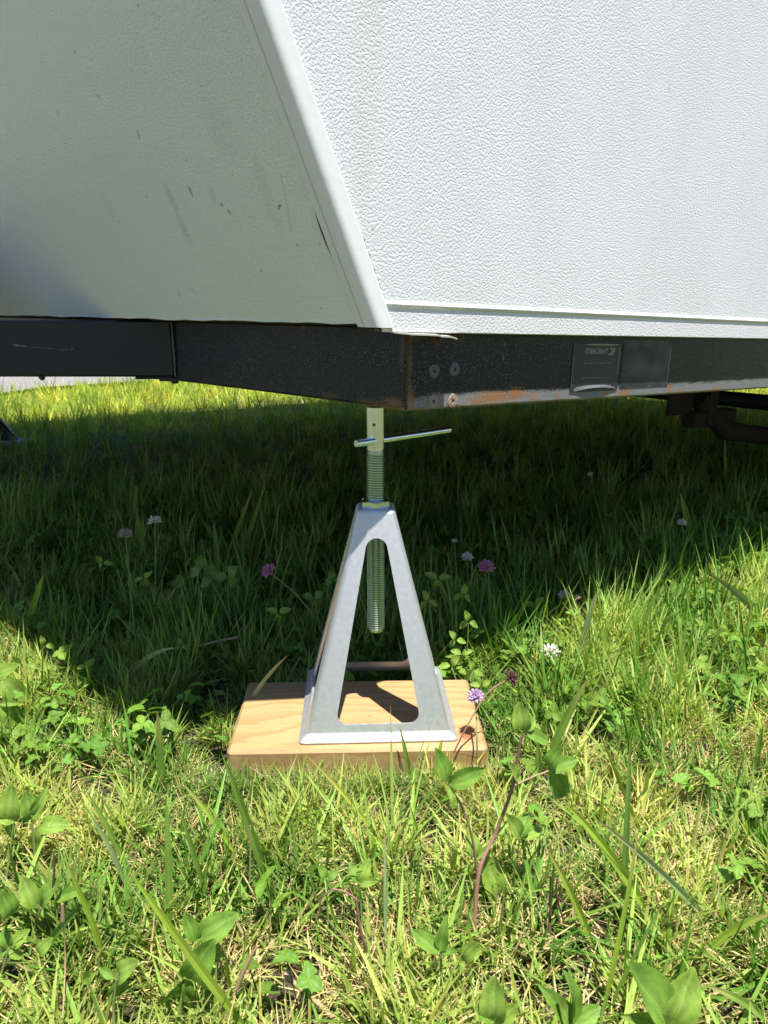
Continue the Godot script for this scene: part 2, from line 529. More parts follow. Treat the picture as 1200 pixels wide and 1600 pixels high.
func scatter(called: String, parent: Node, meshes: Array, m: Material, places: Array) -> void:
	# places: [x, z, size, yaw, tilt, colour, y]
	for k in meshes.size():
		var mine := []
		for i in range(k, places.size(), meshes.size()): mine.append(places[i])
		if mine.is_empty(): continue
		var mm := MultiMesh.new()
		mm.transform_format = MultiMesh.TRANSFORM_3D
		mm.use_colors = true
		mm.mesh = meshes[k]
		mm.instance_count = mine.size()
		for i in mine.size():
			var p: Array = mine[i]
			var b := Basis(Vector3.UP, p[3]).rotated(Vector3(cos(p[3] * 7.0), 0, sin(p[3] * 7.0)), p[4]).scaled(Vector3.ONE * p[2])
			mm.set_instance_transform(i, Transform3D(b, Vector3(p[0], p[6], p[1])))
			mm.set_instance_color(i, p[5])
		var o := MultiMeshInstance3D.new()
		o.name = called
		o.multimesh = mm
		o.material_override = m
		o.set_meta("kind", "stuff")
		parent.add_child(o, true)

func under_trailer(x: float, z: float) -> float:
	# how far inside the trailer's footprint a place lies (metres)
	var p := Vector2(x - 0.024, z + 0.83)
	var s := -p.dot(Vector2(sin(SIDE), cos(SIDE)))
	var f := -p.dot(Vector2(-sin(FRONT), cos(FRONT)))
	return minf(s, f)

func green(r: RandomNumberGenerator, x: float, z: float) -> Color:
	var k := clampf(0.5 + 1.3 * soft.get_noise_2d(x * 500.0, z * 500.0) + r.randf_range(-0.35, 0.35), 0, 1)
	var c := Color(0.14, 0.30, 0.045).lerp(Color(0.54, 0.625, 0.15), k)
	if z < -3.6: c = c * Color(1.45, 1.25, 0.8)
	return c * r.randf_range(0.8, 1.2)

func make_grass() -> void:
	var r := RandomNumberGenerator.new()
	r.seed = 4242
	var short_places := []
	var dry_places := []
	var mid_places := []
	var tall_places := []
	# rings of falling density round the camera's field
	var zones := [[-0.75, 0.75, -1.25, -0.3, 17000.0], [-1.5, 1.6, -2.3, -1.25, 4600.0], [-2.2, -0.75, -1.25, 0.6, 700.0], [0.75, 2.4, -1.25, 0.6, 700.0], [-0.75, 0.75, -0.25, 0.9, 500.0],
		[-3.6, 3.4, -4.6, -2.3, 800.0], [-7.0, 3.5, -10.5, -4.6, 300.0], [-7.0, -1.5, -4.6, -1.0, 130.0], [2.4, 7.0, -4.6, 1.5, 90.0], [-5.0, 6.0, 0.9, 5.0, 60.0], [-7.0, -2.2, -1.0, 0.9, 90.0]]
	for zn in zones:
		var n := int((zn[1] - zn[0]) * (zn[3] - zn[2]) * zn[4])
		for i in n:
			var x := r.randf_range(zn[0], zn[1])
			var z := r.randf_range(zn[2], zn[3])
			var far: float = clampf(sqrt(900.0 / zn[4]), 1.0, 2.6)
			if on_board(x, z, 0.006) or on_gravel(x, z): continue
			var y := gh(x, z)
			var inside := under_trailer(x, z)
			var dryness := 0.8 * soft.get_noise_2d(x * 420.0 + 400.0, z * 420.0) + 0.5 * soft.get_noise_2d(x * 120.0 - 90.0, z * 120.0)
			var clump := soft.get_noise_2d(x * 900.0 - 300.0, z * 900.0)
			if zn[4] > 2000.0 and r.randf() < 0.30 - 1.5 * clump: continue
			var tall_here := clampf(1.0 + 0.9 * clump, 0.65, 1.4)
			if on_board(x, z, 0.09): tall_here *= 0.62
			var pick := r.randf()
			var shade := clampf((inside + 0.25) / 0.3, 0, 1)
			if pick < 0.44 - 0.34 * shade + 0.35 * dryness:
				var s := r.randf_range(0.75, 1.25) * minf(tall_here, 1.0)
				var v := r.randf_range(0.75, 1.2)
				dry_places.append([x, z, s * minf(far, 1.6), r.randf() * TAU, r.randf_range(-0.3, 0.3), Color(0.52, 0.41, 0.16).lerp(Color(0.72, 0.62, 0.30), r.randf()) * v, y])
			elif pick < 0.87 - 0.12 * shade:
				short_places.append([x, z, r.randf_range(0.65, 1.2) * tall_here * lerpf(1.0, 1.3, shade) * minf(far, 1.7), r.randf() * TAU, r.randf_range(-0.3, 0.3), green(r, x, z), y])
			elif pick < 0.992 - 0.02 * shade:
				mid_places.append([x, z, r.randf_range(0.6, 1.1) * minf(tall_here, 1.0) * minf(far, 1.5), r.randf() * TAU, r.randf_range(-0.25, 0.25), green(r, x, z) * Color(0.85, 1.0, 0.9), y])
			if shade > 0.1 and r.randf() < 0.11 * shade and not on_board(x, z, 0.11):
				tall_places.append([x, z, r.randf_range(0.6, 1.1) * minf(far, 1.3), r.randf() * TAU, r.randf_range(-0.2, 0.2), green(r, x, z) * Color(0.75, 0.95, 0.9), y])
	for i in 600:      # longer tufts left standing along the front of the board
		var x := r.randf_range(-0.22, 0.16)
		var z := -0.752 + absf(r.randfn(0.0, 0.014)) - 0.03 * (x + 0.03)
		if on_board(x, z, 0.003): continue
		var tone := green(r, x, z)
		if r.randf() < 0.3: dry_places.append([x, z, r.randf_range(0.7, 1.1), r.randf() * TAU, r.randf_range(-0.3, 0.3), Color(0.5, 0.42, 0.21) * r.randf_range(0.8, 1.2), 0.0])
		else: short_places.append([x, z, r.randf_range(0.5, 0.9), r.randf() * TAU, r.randf_range(-0.25, 0.25), tone, 0.0])
	var grass := base("lawn_grass")
	tag(grass, "mown lawn of fine green and dry straw coloured blades", "grass", "", "stuff")
	scatter("short_grass", grass, range(5).map(func(k): return tuft(100 + k, 8, 0.022, 0.068, 0.0014, 0.0040, 0.15, 1.4, 0.013, 3, 0.16)), M.blade, short_places)
	scatter("dry_grass", grass, range(4).map(func(k): return tuft(200 + k, 8, 0.022, 0.065, 0.0010, 0.0023, 0.5, 1.5, 0.013, 2, 0.0)), M.straw, dry_places)
	scatter("medium_grass", grass, range(4).map(func(k): return tuft(300 + k, 3, 0.05, 0.12, 0.0030, 0.0060, 0.2, 1.3, 0.012, 5, 0.03)), M.blade, mid_places)
	scatter("tall_grass", grass, range(4).map(func(k): return tuft(400 + k, 4, 0.09, 0.19, 0.0024, 0.0048, 0.0, 0.5, 0.014, 5, 0.05)), M.blade, tall_places)
	print("grass ", short_places.size(), " ", dry_places.size(), " ", mid_places.size(), " ", tall_places.size())
	# clover carpet
	var cl := []
	for i in 7600:
		var x := r.randf_range(-1.4, 1.5)
		var z := r.randf_range(-2.2, -0.3)
		if on_board(x, z, 0.012): continue
		var d := soft.get_noise_2d(x * 330.0 + 200.0, z * 330.0 + 77.0) + 0.25 * clampf((under_trailer(x, z) + 0.3) * 2.0, 0, 1)
		if z > -0.76 and x < 0.12: d -= 0.22
		if r.randf() > clampf(d * 2.4 + 0.07, 0, 1): continue
		var v := r.randf_range(0.75, 1.2)
		cl.append([x, z, r.randf_range(0.7, 1.35), r.randf() * TAU, r.randf_range(-0.4, 0.4), Color(v * r.randf_range(0.8, 1.15), v, v * r.randf_range(0.8, 1.1)), gh(x, z)])
	var cv := base("clover_ground_cover")
	tag(cv, "small three leaved clover spread through the lawn", "clover", "", "stuff")
	scatter("clover_leaf", cv, range(4).map(func(k): return small_clover(500 + k)), M.leaf, cl)

# ---------------------------------------------------------------- clover
func leaflet(st: SurfaceTool, at: Transform3D, long: float, wide: float, fold: float, curl: float, blunt: float, green_c: Color, mark: float, ripple := 0.0) -> void:
	# from its foot at the origin along +y, face up along +z, folded along the midrib
	var rows := 6
	var prev := []
	for i in rows + 1:
		var t := float(i) / rows
		var hw := wide * 0.5 * pow(sin(PI * pow(t, blunt) * 0.97 + 0.015), 0.75)
		if i == rows: hw = wide * 0.05
		var zc := -curl * long * t * t
		var nz := 0.0
		if ripple > 0.0:
			zc += ripple * long * sin(t * 8.0 + wide * 40.0)
			nz = -ripple * 8.0 * cos(t * 8.0 + wide * 40.0)
		var row := []
		for s in [-1.0, -0.55, 0.0, 0.55, 1.0]:
			var band := exp(-pow((t - 0.55 + 0.22 * absf(s)) / 0.10, 2.0)) * mark
			var rib := 0.35 if s == 0.0 else 0.0
			var c := green_c.lerp(Color(0.30, 0.38, 0.20), clampf(band + rib * 0.4, 0, 0.8))
			row.append([Vector3(s * hw, long * t, zc + absf(s) * hw * fold + ripple * long * 0.9 * s * sin(t * 7.0 + fold * 9.0) * absf(s)), Vector3(-signf(s) * fold - s * ripple * 5.0, curl * 1.6 * t + nz, 1).normalized(), c, Vector2(s * 0.5 + 0.5, t)])
		if i > 0:
			for k in 4:
				var q := [prev[k], prev[k + 1], row[k + 1], row[k]]
				quad(st, q.map(func(e): return at * e[0]), q.map(func(e): return (at.basis * e[1]).normalized()), q.map(func(e): return e[3]), q.map(func(e): return e[2]))
		prev = row

func small_clover(sd: int) -> ArrayMesh:
	var r := RandomNumberGenerator.new()
	r.seed = sd
	var st := mb()
	for j in 2:
		var h := r.randf_range(0.025, 0.05)
		var o := Vector3(r.randf_range(-0.012, 0.012), h, r.randf_range(-0.012, 0.012))
		var tilt := Basis(Vector3(1, 0, 0), r.randf_range(-0.5, 0.5)) * Basis(Vector3(0, 0, 1), r.randf_range(-0.5, 0.5))
		for k in 3:
			var b := tilt * Basis(Vector3.UP, TAU * k / 3.0 + r.randf_range(-0.15, 0.15)) * Basis(Vector3(1, 0, 0), -PI / 2 + r.randf_range(-0.1, 0.35))
			leaflet(st, Transform3D(b, o), r.randf_range(0.0085, 0.0125), r.randf_range(0.008, 0.0115), 0.35, 0.1, 0.85, Color(0.19, 0.36, 0.035), 0.3)
		for s in [0.0, 2.1]:
			var w := Vector3(cos(s), 0, sin(s)) * 0.0006
			var n := Vector3(-sin(s), 0, cos(s))
			var c := Color(0.14, 0.18, 0.06)
			quad(st, [Vector3(0, -0.004, 0) - w, Vector3(0, -0.004, 0) + w, o + w, o - w], [n, n, n, n], null, [c, c, c, c])
	return st.commit()

func sprig(called: String, label: String, category: String, group := "", at := Vector3.ZERO) -> Node3D:
	var t := base(called, at)
	tag(t, label, category, group)
	return t

func prepare_leaflets() -> void:
	for k in 4:
		var st := mb()
		leaflet(st, Transform3D(), 1.0, [0.46, 0.60, 0.54, 0.38][k], [0.5, 0.3, 0.62, 0.75][k], [0.16, 0.32, 0.1, 0.24][k], [0.85, 0.8, 0.9, 0.75][k], Color(0.29, 0.45, 0.07), 0.0, [0.022, 0.030, 0.018, 0.026][k])
		leaflet_meshes.append(st.commit())
	var sm := mb()
	leaflet(sm, Transform3D(), 1.0, 0.8, 0.3, 0.12, 0.9, Color(0.15, 0.31, 0.05), 0.6)
	leaflet_meshes.append(sm.commit())

# one leaflet from foot to tip (world points), its face turned towards `up`
func leaf(t: Node3D, foot: Vector3, tip: Vector3, kind: int, m: Material, up := Vector3(0.2, 0.8, 0.55)) -> void:
	var y := tip - foot
	var z := (up - y.normalized() * up.dot(y.normalized())).normalized()
	var x := y.normalized().cross(z)
	var o := MeshInstance3D.new()
	o.name = "leaflet"
	o.mesh = leaflet_meshes[kind]
	o.material_override = m
	t.add_child(o, true)
	y *= leaf_scale
	var l := y.length()
	o.transform = Transform3D(Basis(x * l, y, z * l), foot - t.position)

func stalk(t: Node3D, pts: Array, r0: float, r1: float, m: Material, called := "stem") -> void:
	var st := mb()
	var p := curve(pts.map(func(q): return q - t.position), 5)
	var rad := []
	for i in p.size(): rad.append(lerpf(r0, r1, float(i) / (p.size() - 1)))
	tube(st, p, rad, 6)
	build(st, called, m, t)

func broad_blade(called: String, label: String, foot: Vector3, tip: Vector3, w: float, sag: float, c: Color, group := "") -> void:
	# a long keeled blade from foot to tip, bowed by sag metres
	var st := mb()
	var d := tip - foot
	var toward := (cam_at - (foot + tip) * 0.5).normalized()
	var side := d.cross(toward).normalized()
	var nrm := side.cross(d.normalized()).normalized()
	side = side.rotated(d.normalized(), 0.5 * sin(foot.x * 70.0 + tip.z * 31.0))
	var segs := 9
	var rows := []
	for i in segs + 1:
		var t := float(i) / segs
		var p := foot + d * t + Vector3.UP * (sag * 4.0 * t * (1.0 - t)) + side * (0.05 * d.length() * sin(foot.x * 90.0 + tip.x * 40.0) * t * t)
		var hw := 0.5 * w * (0.6 + 0.4 * minf(t * 4.0, 1.0)) * (1.0 - pow(t, 3.5))
		var cc := c * (0.86 + 0.22 * t + 0.09 * sin(t * 13.0 + foot.x * 200.0))
		var dry := clampf((t - 0.78 - 0.25 * sin(foot.x * 310.0 + tip.y * 90.0)) * 2.2, 0, 0.6)
		cc = cc.lerp(Color(0.46, 0.36, 0.15), dry)
		rows.append([p - foot, hw, cc])
	for i in segs:
		var a: Array = rows[i]
		var b: Array = rows[i + 1]
		for s in [-1.0, 1.0]:
			for half in [[0.0, 0.5], [0.5, 1.0]]:
				var n: Vector3 = (nrm - side * s * 0.4).normalized()
				var f := func(row: Array, k: float): return row[0] + side * (s * k * row[1]) + nrm * (k * row[1] * 0.35)
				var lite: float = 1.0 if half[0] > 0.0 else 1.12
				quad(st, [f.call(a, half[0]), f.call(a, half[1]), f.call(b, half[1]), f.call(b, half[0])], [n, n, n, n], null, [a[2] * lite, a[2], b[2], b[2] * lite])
	var o := build(st, called, M.blade)
	o.position = foot
	tag(o, label, "grass", group)

func flower(called: String, label: String, category: String, head: Vector3, r: float, m: Material, stem: Array, stem_m: Material, kind := "ball", group := "") -> Node3D:
	var t := base(called, stem[0])
	tag(t, label, category, group)
	var pts := stem.duplicate()
	pts.append(head)
	stalk(t, pts, 0.0011, 0.0009, stem_m)
	var st := mb()
	var q := RandomNumberGenerator.new()
	q.seed = hash(label)
	var c := head - t.position
	var axis: Vector3 = (head - pts[-2]).normalized()
	var n := 70 if kind == "ball" else 46
	for i in n:
		# florets over a ball, each a thin tapering spindle that points outwards and up
		var k := (i + 0.5) / n
		var yy := 1.0 - 1.55 * k if kind == "ball" else 0.9 - 1.0 * k
		var rr := sqrt(maxf(0.0, 1.0 - yy * yy))
		var a := i * 2.39996
		var d := Basis(Quaternion(Vector3.UP, axis)) * Vector3(cos(a) * rr, yy, sin(a) * rr)
		d = (d + axis * 0.35 + Vector3(q.randf_range(-0.2, 0.2), q.randf_range(-0.2, 0.2), q.randf_range(-0.2, 0.2))).normalized()
		var l := r * q.randf_range(0.85, 1.15)
		if kind == "drooping": d = (d + Vector3.DOWN * 0.5 * q.randf()).normalized()
		tube(st, [c + d * l * 0.15, c + d * l * 0.6, c + d * l], [r * 0.06, r * 0.15, r * 0.05], 4)
	build(st, "flower_head", m, t)
	if kind == "ball":
		var sc := mb()
		for i in 5:
			var a := TAU * i / 5.0
			var d := Basis(Quaternion(Vector3.UP, axis)) * Vector3(cos(a), 0.1, sin(a))
			tube(sc, [c - axis * r * 0.45, c - axis * r * 0.2 + d * r * 0.45], [r * 0.16, r * 0.03], 4)
		build(sc, "calyx", stem_m, t)
	return t

# ---------------------------------------------------------------- stack jack
func hw_at(h: float) -> float:
	return lerpf(0.0885, 0.0246, (h - 0.010) / 0.258)

func ring4(w: float, h: float, rc: float) -> Array:
	var out := []
	for k in 4:
		for i in 7:
			var a := PI / 2 * (k + i / 6.0)
			var c := Vector2(1, 1).rotated(PI / 2 * k) * (w - rc)
			out.append(Vector3(c.x + cos(a) * rc, h, c.y + sin(a) * rc))
	return out

func make_jack(at: Vector3, turn: float) -> void:
	var t := base("stack_jack", at)
	t.rotation.y = turn
	tag(t, "aluminium pyramid stack jack with threaded steel screw standing on the pine board", "jack")
	var th := 0.0032
	var rc := 0.0065
	var st := mb()
	# flange and foot, then the rounded corners of the body, then the shoulder
	var low := [[0.0, 0.0965], [0.0012, 0.0975], [0.0028, 0.0972], [0.0048, 0.0950], [0.0068, 0.0915], [0.0088, 0.0893], [0.0105, 0.0884]]
	var top := [[0.268, 0.0246], [0.2705, 0.0239], [0.2728, 0.0226], [0.2743, 0.0206], [0.2750, 0.0180]]
	var bands := func(prof: Array, only_corners: bool, inner: bool):
		for j in prof.size() - 1:
			var ra := rc if not inner else 0.0035
			var a := ring4(prof[j][1], prof[j][0], ra)
			var b := ring4(prof[j + 1][1], prof[j + 1][0], ra)
			for i in a.size():
				var k := (i + 1) % a.size()
				if only_corners and i % 7 == 6: continue
				var sl: float = (prof[j][1] - prof[j + 1][1]) / maxf(prof[j + 1][0] - prof[j][0], 1e-5)
				var nn := func(p: Vector3, idx: int) -> Vector3:
					var ang := PI / 2 * (floorf(idx / 7.0) + (idx % 7) / 6.0)
					var v := Vector3(cos(ang), clampf(sl, -4, 4), sin(ang)).normalized()
					return -v if inner else v
				quad(st, [a[i], a[k], b[k], b[i]], [nn.call(a[i], i), nn.call(a[k], k), nn.call(b[k], k), nn.call(b[i], i)])
	bands.call(low, false, false)
	bands.call([[0.0105, hw_at(0.0105)], [0.268, 0.0246]], true, false)
	bands.call(top, false, false)
	bands.call([[0.0, 0.0965 - th], [0.005, 0.0915 - th], [0.0105, 0.0884 - th]], false, true)
	bands.call([[0.0105, 0.0884 - th], [0.268, 0.0246 - th]], true, true)
	var ra := ring4(0.0965, 0.0, rc)
	var rb := ring4(0.0965 - th, 0.0, 0.0035)
	for i in ra.size():
		var k := (i + 1) % ra.size()
		face(st, [ra[i], ra[k], rb[k], rb[i]], Vector3.DOWN)
	var lid := ring4(0.0180, 0.2750, rc)
	face(st, lid, Vector3.UP)
	face(st, ring4(0.0246 - th, 0.2700, 0.0035), Vector3.DOWN)
	# the four walls with their arched openings
	var half := []
	half.append(Vector2(0, 0.0105))
	half.append(Vector2(-(0.0884 - rc), 0.0105))
	half.append(Vector2(-(0.0246 - rc), 0.268))
	half.append(Vector2(0, 0.268))
	var hole := []
	for i in 9:
		var a := PI / 2 + i / 8.0 * (PI / 2 - 0.21)
		hole.append(Vector2(cos(a) * 0.0135, 0.2275 + sin(a) * 0.0135))
	for i in 8:
		var a := PI - 0.21 + i / 7.0 * (PI / 2 + 0.21)
		hole.append(Vector2(-0.0385 + cos(a) * 0.0115, 0.0305 + sin(a) * 0.0115))
	hole.append(Vector2(0, 0.0190))
	var poly := PackedVector2Array(half + hole)
	var ids := Geometry2D.triangulate_polygon(poly)
	var slope := 0.2477
	for k in 4:
		var b := Basis(Vector3.UP, PI / 2 * k)
		var n := b * Vector3(0, slope, 1).normalized()
		for mirror in [1.0, -1.0]:
			var P := func(q: Vector2, inset: float) -> Vector3: return b * Vector3(q.x * mirror, q.y, hw_at(q.y) - inset)
			for i in range(0, ids.size(), 3):
				var q := [poly[ids[i]], poly[ids[i + 1]], poly[ids[i + 2]]]
				face(st, q.map(func(e): return P.call(e, 0.0)), n)
				face(st, q.map(func(e): return P.call(e, th)), -n)
			for i in hole.size() - 1:
				var m: Vector2 = (hole[i] + hole[i + 1]) * 0.5
				var mid := Vector2(-0.012 if m.y < 0.2 else 0.0, clampf(m.y, 0.05, 0.2))
				var inward: Vector3 = P.call(mid, 0.0) - P.call(m, 0.0)
				# a small bevel outside, then the cut edge
				var e := func(q: Vector2, grow: float) -> Vector2: return q + (q - mid).normalized() * grow
				face(st, [P.call(hole[i], 0.0), P.call(hole[i + 1], 0.0), P.call(hole[i + 1], th), P.call(hole[i], th)], inward)
	build(st, "jack_body", M.alu, t)
	# nut welded into the top
	var nt := mb()
	var r := 0.0192
	var y0 := 0.2752
	var y1 := 0.2822
	for i in 6:
		var a0 := TAU * i / 6.0 + PI / 2
		var a1 := TAU * (i + 1) / 6.0 + PI / 2
		var mid := (a0 + a1) / 2
		var hint := Vector3(cos(mid), 0, sin(mid))
		var v := func(a: float, rr: float, y: float): return Vector3(cos(a) * rr, y, sin(a) * rr)
		var am := (a0 + a1) / 2
		face(nt, [v.call(a0, r, y0), v.call(a1, r, y0), v.call(a1, r, y1 - 0.0012), v.call(am, r * 0.866, y1 - 0.0003), v.call(a0, r, y1 - 0.0012)], hint)
		face(nt, [v.call(a0, r, y1 - 0.0012), v.call(am, r * 0.866, y1 - 0.0003), v.call(am, r * 0.84, y1), v.call(a0, r * 0.87, y1)], hint + Vector3.UP)
		face(nt, [v.call(a1, r, y1 - 0.0012), v.call(am, r * 0.866, y1 - 0.0003), v.call(am, r * 0.84, y1), v.call(a1, r * 0.87, y1)], hint + Vector3.UP)
		face(nt, [v.call(a0, r * 0.87, y1), v.call(am, r * 0.84, y1), v.call(am, 0.0100, y1), v.call(a0, 0.0100, y1)], Vector3.UP)
		face(nt, [v.call(a1, r * 0.87, y1), v.call(am, r * 0.84, y1), v.call(am, 0.0100, y1), v.call(a1, 0.0100, y1)], Vector3.UP)
	build(nt, "hex_nut", M.zinc, t)
	# screw: real thread below, plain shank above
	var sc := mb()
	var thr := mb()
	var grime_shade := Color(0.42, 0.46, 0.48)  # thread roots darkened in colour, for the shade between the turns
	var clean := Color.WHITE
	var y_low := 0.1086
	var y_mid := 0.3446
	var y_top := 0.3972
	var pitch := 0.0031
	var steps := 20
	var prof := [[0.0, 0.0088], [0.38, 0.0112], [0.5, 0.0112], [0.88, 0.0088]]
	var turns := int((y_mid - y_low) / pitch)
	for i in turns * steps:
		var a0 := TAU * i / steps
		var a1 := TAU * (i + 1) / steps
		for j in 4:
			var pa: Array = prof[j]
			var pb: Array = prof[j + 1] if j < 3 else [1.0, 0.0088]
			var ya: float = y_low + pitch * (float(i) / steps + pa[0])
			var yb: float = y_low + pitch * (float(i) / steps + pb[0])
			var up := pitch / steps
			var sl: float = clampf((pa[1] - pb[1]) / (pitch * (pb[0] - pa[0])), -1.7, 1.7)
			var n0 := Vector3(cos(a0), sl, sin(a0)).normalized()
			var n1 := Vector3(cos(a1), sl, sin(a1)).normalized()
			var ca: Color = grime_shade if pa[1] < 0.01 else clean
			var cb: Color = grime_shade if pb[1] < 0.01 else clean
			quad(thr, [Vector3(cos(a0) * pa[1], ya, sin(a0) * pa[1]), Vector3(cos(a1) * pa[1], ya + up, sin(a1) * pa[1]), Vector3(cos(a1) * pb[1], yb + up, sin(a1) * pb[1]), Vector3(cos(a0) * pb[1], yb, sin(a0) * pb[1])], [n0, n1, n1, n0], null, [ca, ca, cb, cb])
	thr.set_color(clean)
	tube(thr, [Vector3(0, y_low - 0.003, 0), Vector3(0, y_low, 0), Vector3(0, y_low + 0.004, 0)], [0.0086, 0.0096, 0.0096], 32)
	tube(sc, [Vector3(0, y_mid - 0.004, 0), Vector3(0, y_mid + 0.001, 0), Vector3(0, y_mid + 0.002, 0), Vector3(0, y_top - 0.001, 0), Vector3(0, y_top, 0)], [0.0094, 0.0094, 0.0109, 0.0109, 0.0102], 40)
	var screw := build(sc, "jack_screw", M.zinc, t)
	build(thr, "thread", M.thread, screw)
	# cross handle, pushed through the shank towards the far right
	var hn := mb()
	var inv := t.transform.affine_inverse()
	var pa := inv * Vector3(-0.0330, 0.4022, -0.8535)
	var pb := inv * Vector3(0.0872, 0.4034, -0.9640)
	var d := (pb - pa).normalized()
	tube(hn, [pa, pa + d * 0.0006, pb - d * 0.0215, pb - d * 0.0205, pb - d * 0.017, pb - d * 0.016, pb - d * 0.0006, pb], [0.0040, 0.0046, 0.0046, 0.0040, 0.0042, 0.0047, 0.0047, 0.0041], 20)
	build(hn, "handle", M.zinc, t)
	var pin := mb()
	tube(pin, [inv * Vector3(-0.0120, 0.4225, -0.8690), inv * Vector3(-0.0122, 0.4225, -0.8684)], [0.0021, 0.0019], 12)
	build(pin, "punch_mark", M.grey_weld, screw)

# ---------------------------------------------------------------- board
func make_board(at: Vector3, turn: float) -> void:
	var t := base("pine_board", at)
	t.rotation.y = turn
	tag(t, "short new pine board lying in the grass under the jack", "board")
	var st := mb()
	var s := Vector3(0.315, 0.038, 0.176)
	rbox(st, Vector3(0, 0.019, 0), s, 0.004, func(p): return Vector2(p.x / s.x + 0.5, (p.z - p.y + 0.038) / 0.23 + 0.38))
	build(st, "plank", M.wood, t)

# ---------------------------------------------------------------- trailer
func make_trailer() -> void:
	var t := base("camper_trailer", Vector3(0.0242, 0.4431, -0.83))
	t.rotation.z = -0.02395
	tag(t, "white camper trailer corner with stucco side wall and black steel chassis", "trailer")
	var S := Basis(Vector3(cos(SIDE), 0, -sin(SIDE)), Vector3.UP, Vector3(sin(SIDE), 0, cos(SIDE)))
	var F := Basis(Vector3(cos(FRONT), 0, sin(FRONT)), Vector3.UP, Vector3(-sin(FRONT), 0, cos(FRONT)))
	var OUT := 0.018
	var BREAK := 0.635
	var edge := func(y: float) -> float:          # front edge of the side wall: leans forward to the nose, then back
		return -0.0621 - 0.489 * (y - 0.1) if y < BREAK else -0.0621 - 0.489 * (BREAK - 0.1) + 0.3 * (y - BREAK)
	# --- side wall: a folded sheet with a bead near its foot
	var st := mb()
	var prof := [[0.0905, 0.004], [0.0885, 0.006], [0.0880, OUT - 0.002], [0.0890, OUT], [0.1128, OUT]]
	for i in 9:
		var a := PI * (1.0 - i / 8.0)
		prof.append([0.1168 + cos(a) * 0.0036, OUT + 0.0001 + sin(a) * 0.0017])
	prof.append([0.1208, OUT])
	for y in [0.2, 0.32, 0.46, BREAK, 0.9, 1.8, 2.85]: prof.append([y, OUT])
	for i in prof.size() - 1:
		var d := Vector2(prof[i + 1][0] - prof[i][0], prof[i + 1][1] - prof[i][1])
		var n := Vector3(0, -d.y, d.x).normalized()
		var na := n
		var nb := n
		if i >= 5 and i < 13:
			na = Vector3(0, prof[i][0] - 0.1168, prof[i][1] - OUT).normalized()
			nb = Vector3(0, prof[i + 1][0] - 0.1168, prof[i + 1][1] - OUT).normalized()
		var e0: float = edge.call(prof[i][0]) + (0.008 if i < 14 else 0.0)
		var e1: float = edge.call(prof[i + 1][0]) + (0.008 if i < 13 else 0.0)
		for k in 5:
			var f0: float = k / 5.0
			var f1: float = (k + 1) / 5.0
			var p := []
			for c in [[0, f0], [0, f1], [1, f1], [1, f0]]:
				var pr: Array = prof[i + c[0]]
				p.append(Vector3(lerpf(e1 if c[0] else e0, 4.4, pow(c[1], 2.0)), pr[0], pr[1]))
			var nn := [na, na, nb, nb]
			for tr in [[0, 1, 2], [0, 2, 3]]:
				var g: Vector3 = (p[tr[0]] - p[tr[2]]).cross(p[tr[0]] - p[tr[1]])
				var order: Array = tr if g.dot(n) >= 0 else [tr[0], tr[2], tr[1]]
				for q in order:
					st.set_normal(nn[q])
					st.set_uv(Vector2(p[q].x, p[q].y))
					st.set_uv2(Vector2(p[q].x + 0.2, (0.6 - p[q].y) / 0.8))
					st.add_vertex(p[q])
	var sw := build(st, "side_wall", M.side, t)
	sw.basis = S
	# --- the box behind the skins
	var sh := mb()
	var outline := []
	for y in [0.0935, BREAK, 2.84]: outline.append(Vector3(edge.call(y) + 0.035, y, 0.0))
	for y in [2.84, 0.0935]: outline.append(Vector3(4.38, y, 0.0))
	var near := outline.map(func(p): return S * (p + Vector3(0, 0, OUT - 0.016)))
	var away := near.map(func(p): return p - F.x * 3.00)
	face(sh, near, S.z)
	face(sh, away, -S.z)
	for i in outline.size():
		var k := (i + 1) % outline.size()
		var mid: Vector3 = (near[i] + near[k]) * 0.5 - (near[0] + near[3]) * 0.5
		face(sh, [near[i], near[k], away[k], away[i]], mid)
	var shell := build(sh, "body_shell", M.under, t)
	var rf := mb()
	var r0 := outline.map(func(p): return S * (p + Vector3(0, 0, OUT - 0.004)))
	face(rf, [r0[2] + Vector3(0, 0.012, 0), r0[3] + Vector3(0, 0.012, 0), r0[3] + Vector3(0, 0.012, 0) - F.x * 3.03, r0[2] + Vector3(0, 0.012, 0) - F.x * 3.03], Vector3.UP)
	face(rf, [r0[2] + Vector3(0, 0.004, 0), r0[3] + Vector3(0, 0.004, 0), r0[3] + Vector3(0, 0.004, 0) - F.x * 3.03, r0[2] + Vector3(0, 0.004, 0) - F.x * 3.03], Vector3.DOWN)
	build(rf, "roof", M.shell, t)
	# --- front skin below the nose: leans out over the tongue
	var A := S * Vector3(edge.call(0.1), 0.1, OUT)
	var B := S * Vector3(edge.call(0.3584), 0.3584, OUT)
	var D := (B - A).normalized()                       # along the slanted corner
	var PN := F.x.cross(D).normalized()                 # outward normal of the front skin
	var PU := PN.cross(F.x).normalized()                # up within the skin
	var fp := mb()
	var slant := D.dot(PU)
	var across := D.dot(F.x)
	var top_v := (BREAK - 0.1) / D.y * slant
	var nu := 90
	var nv := 24
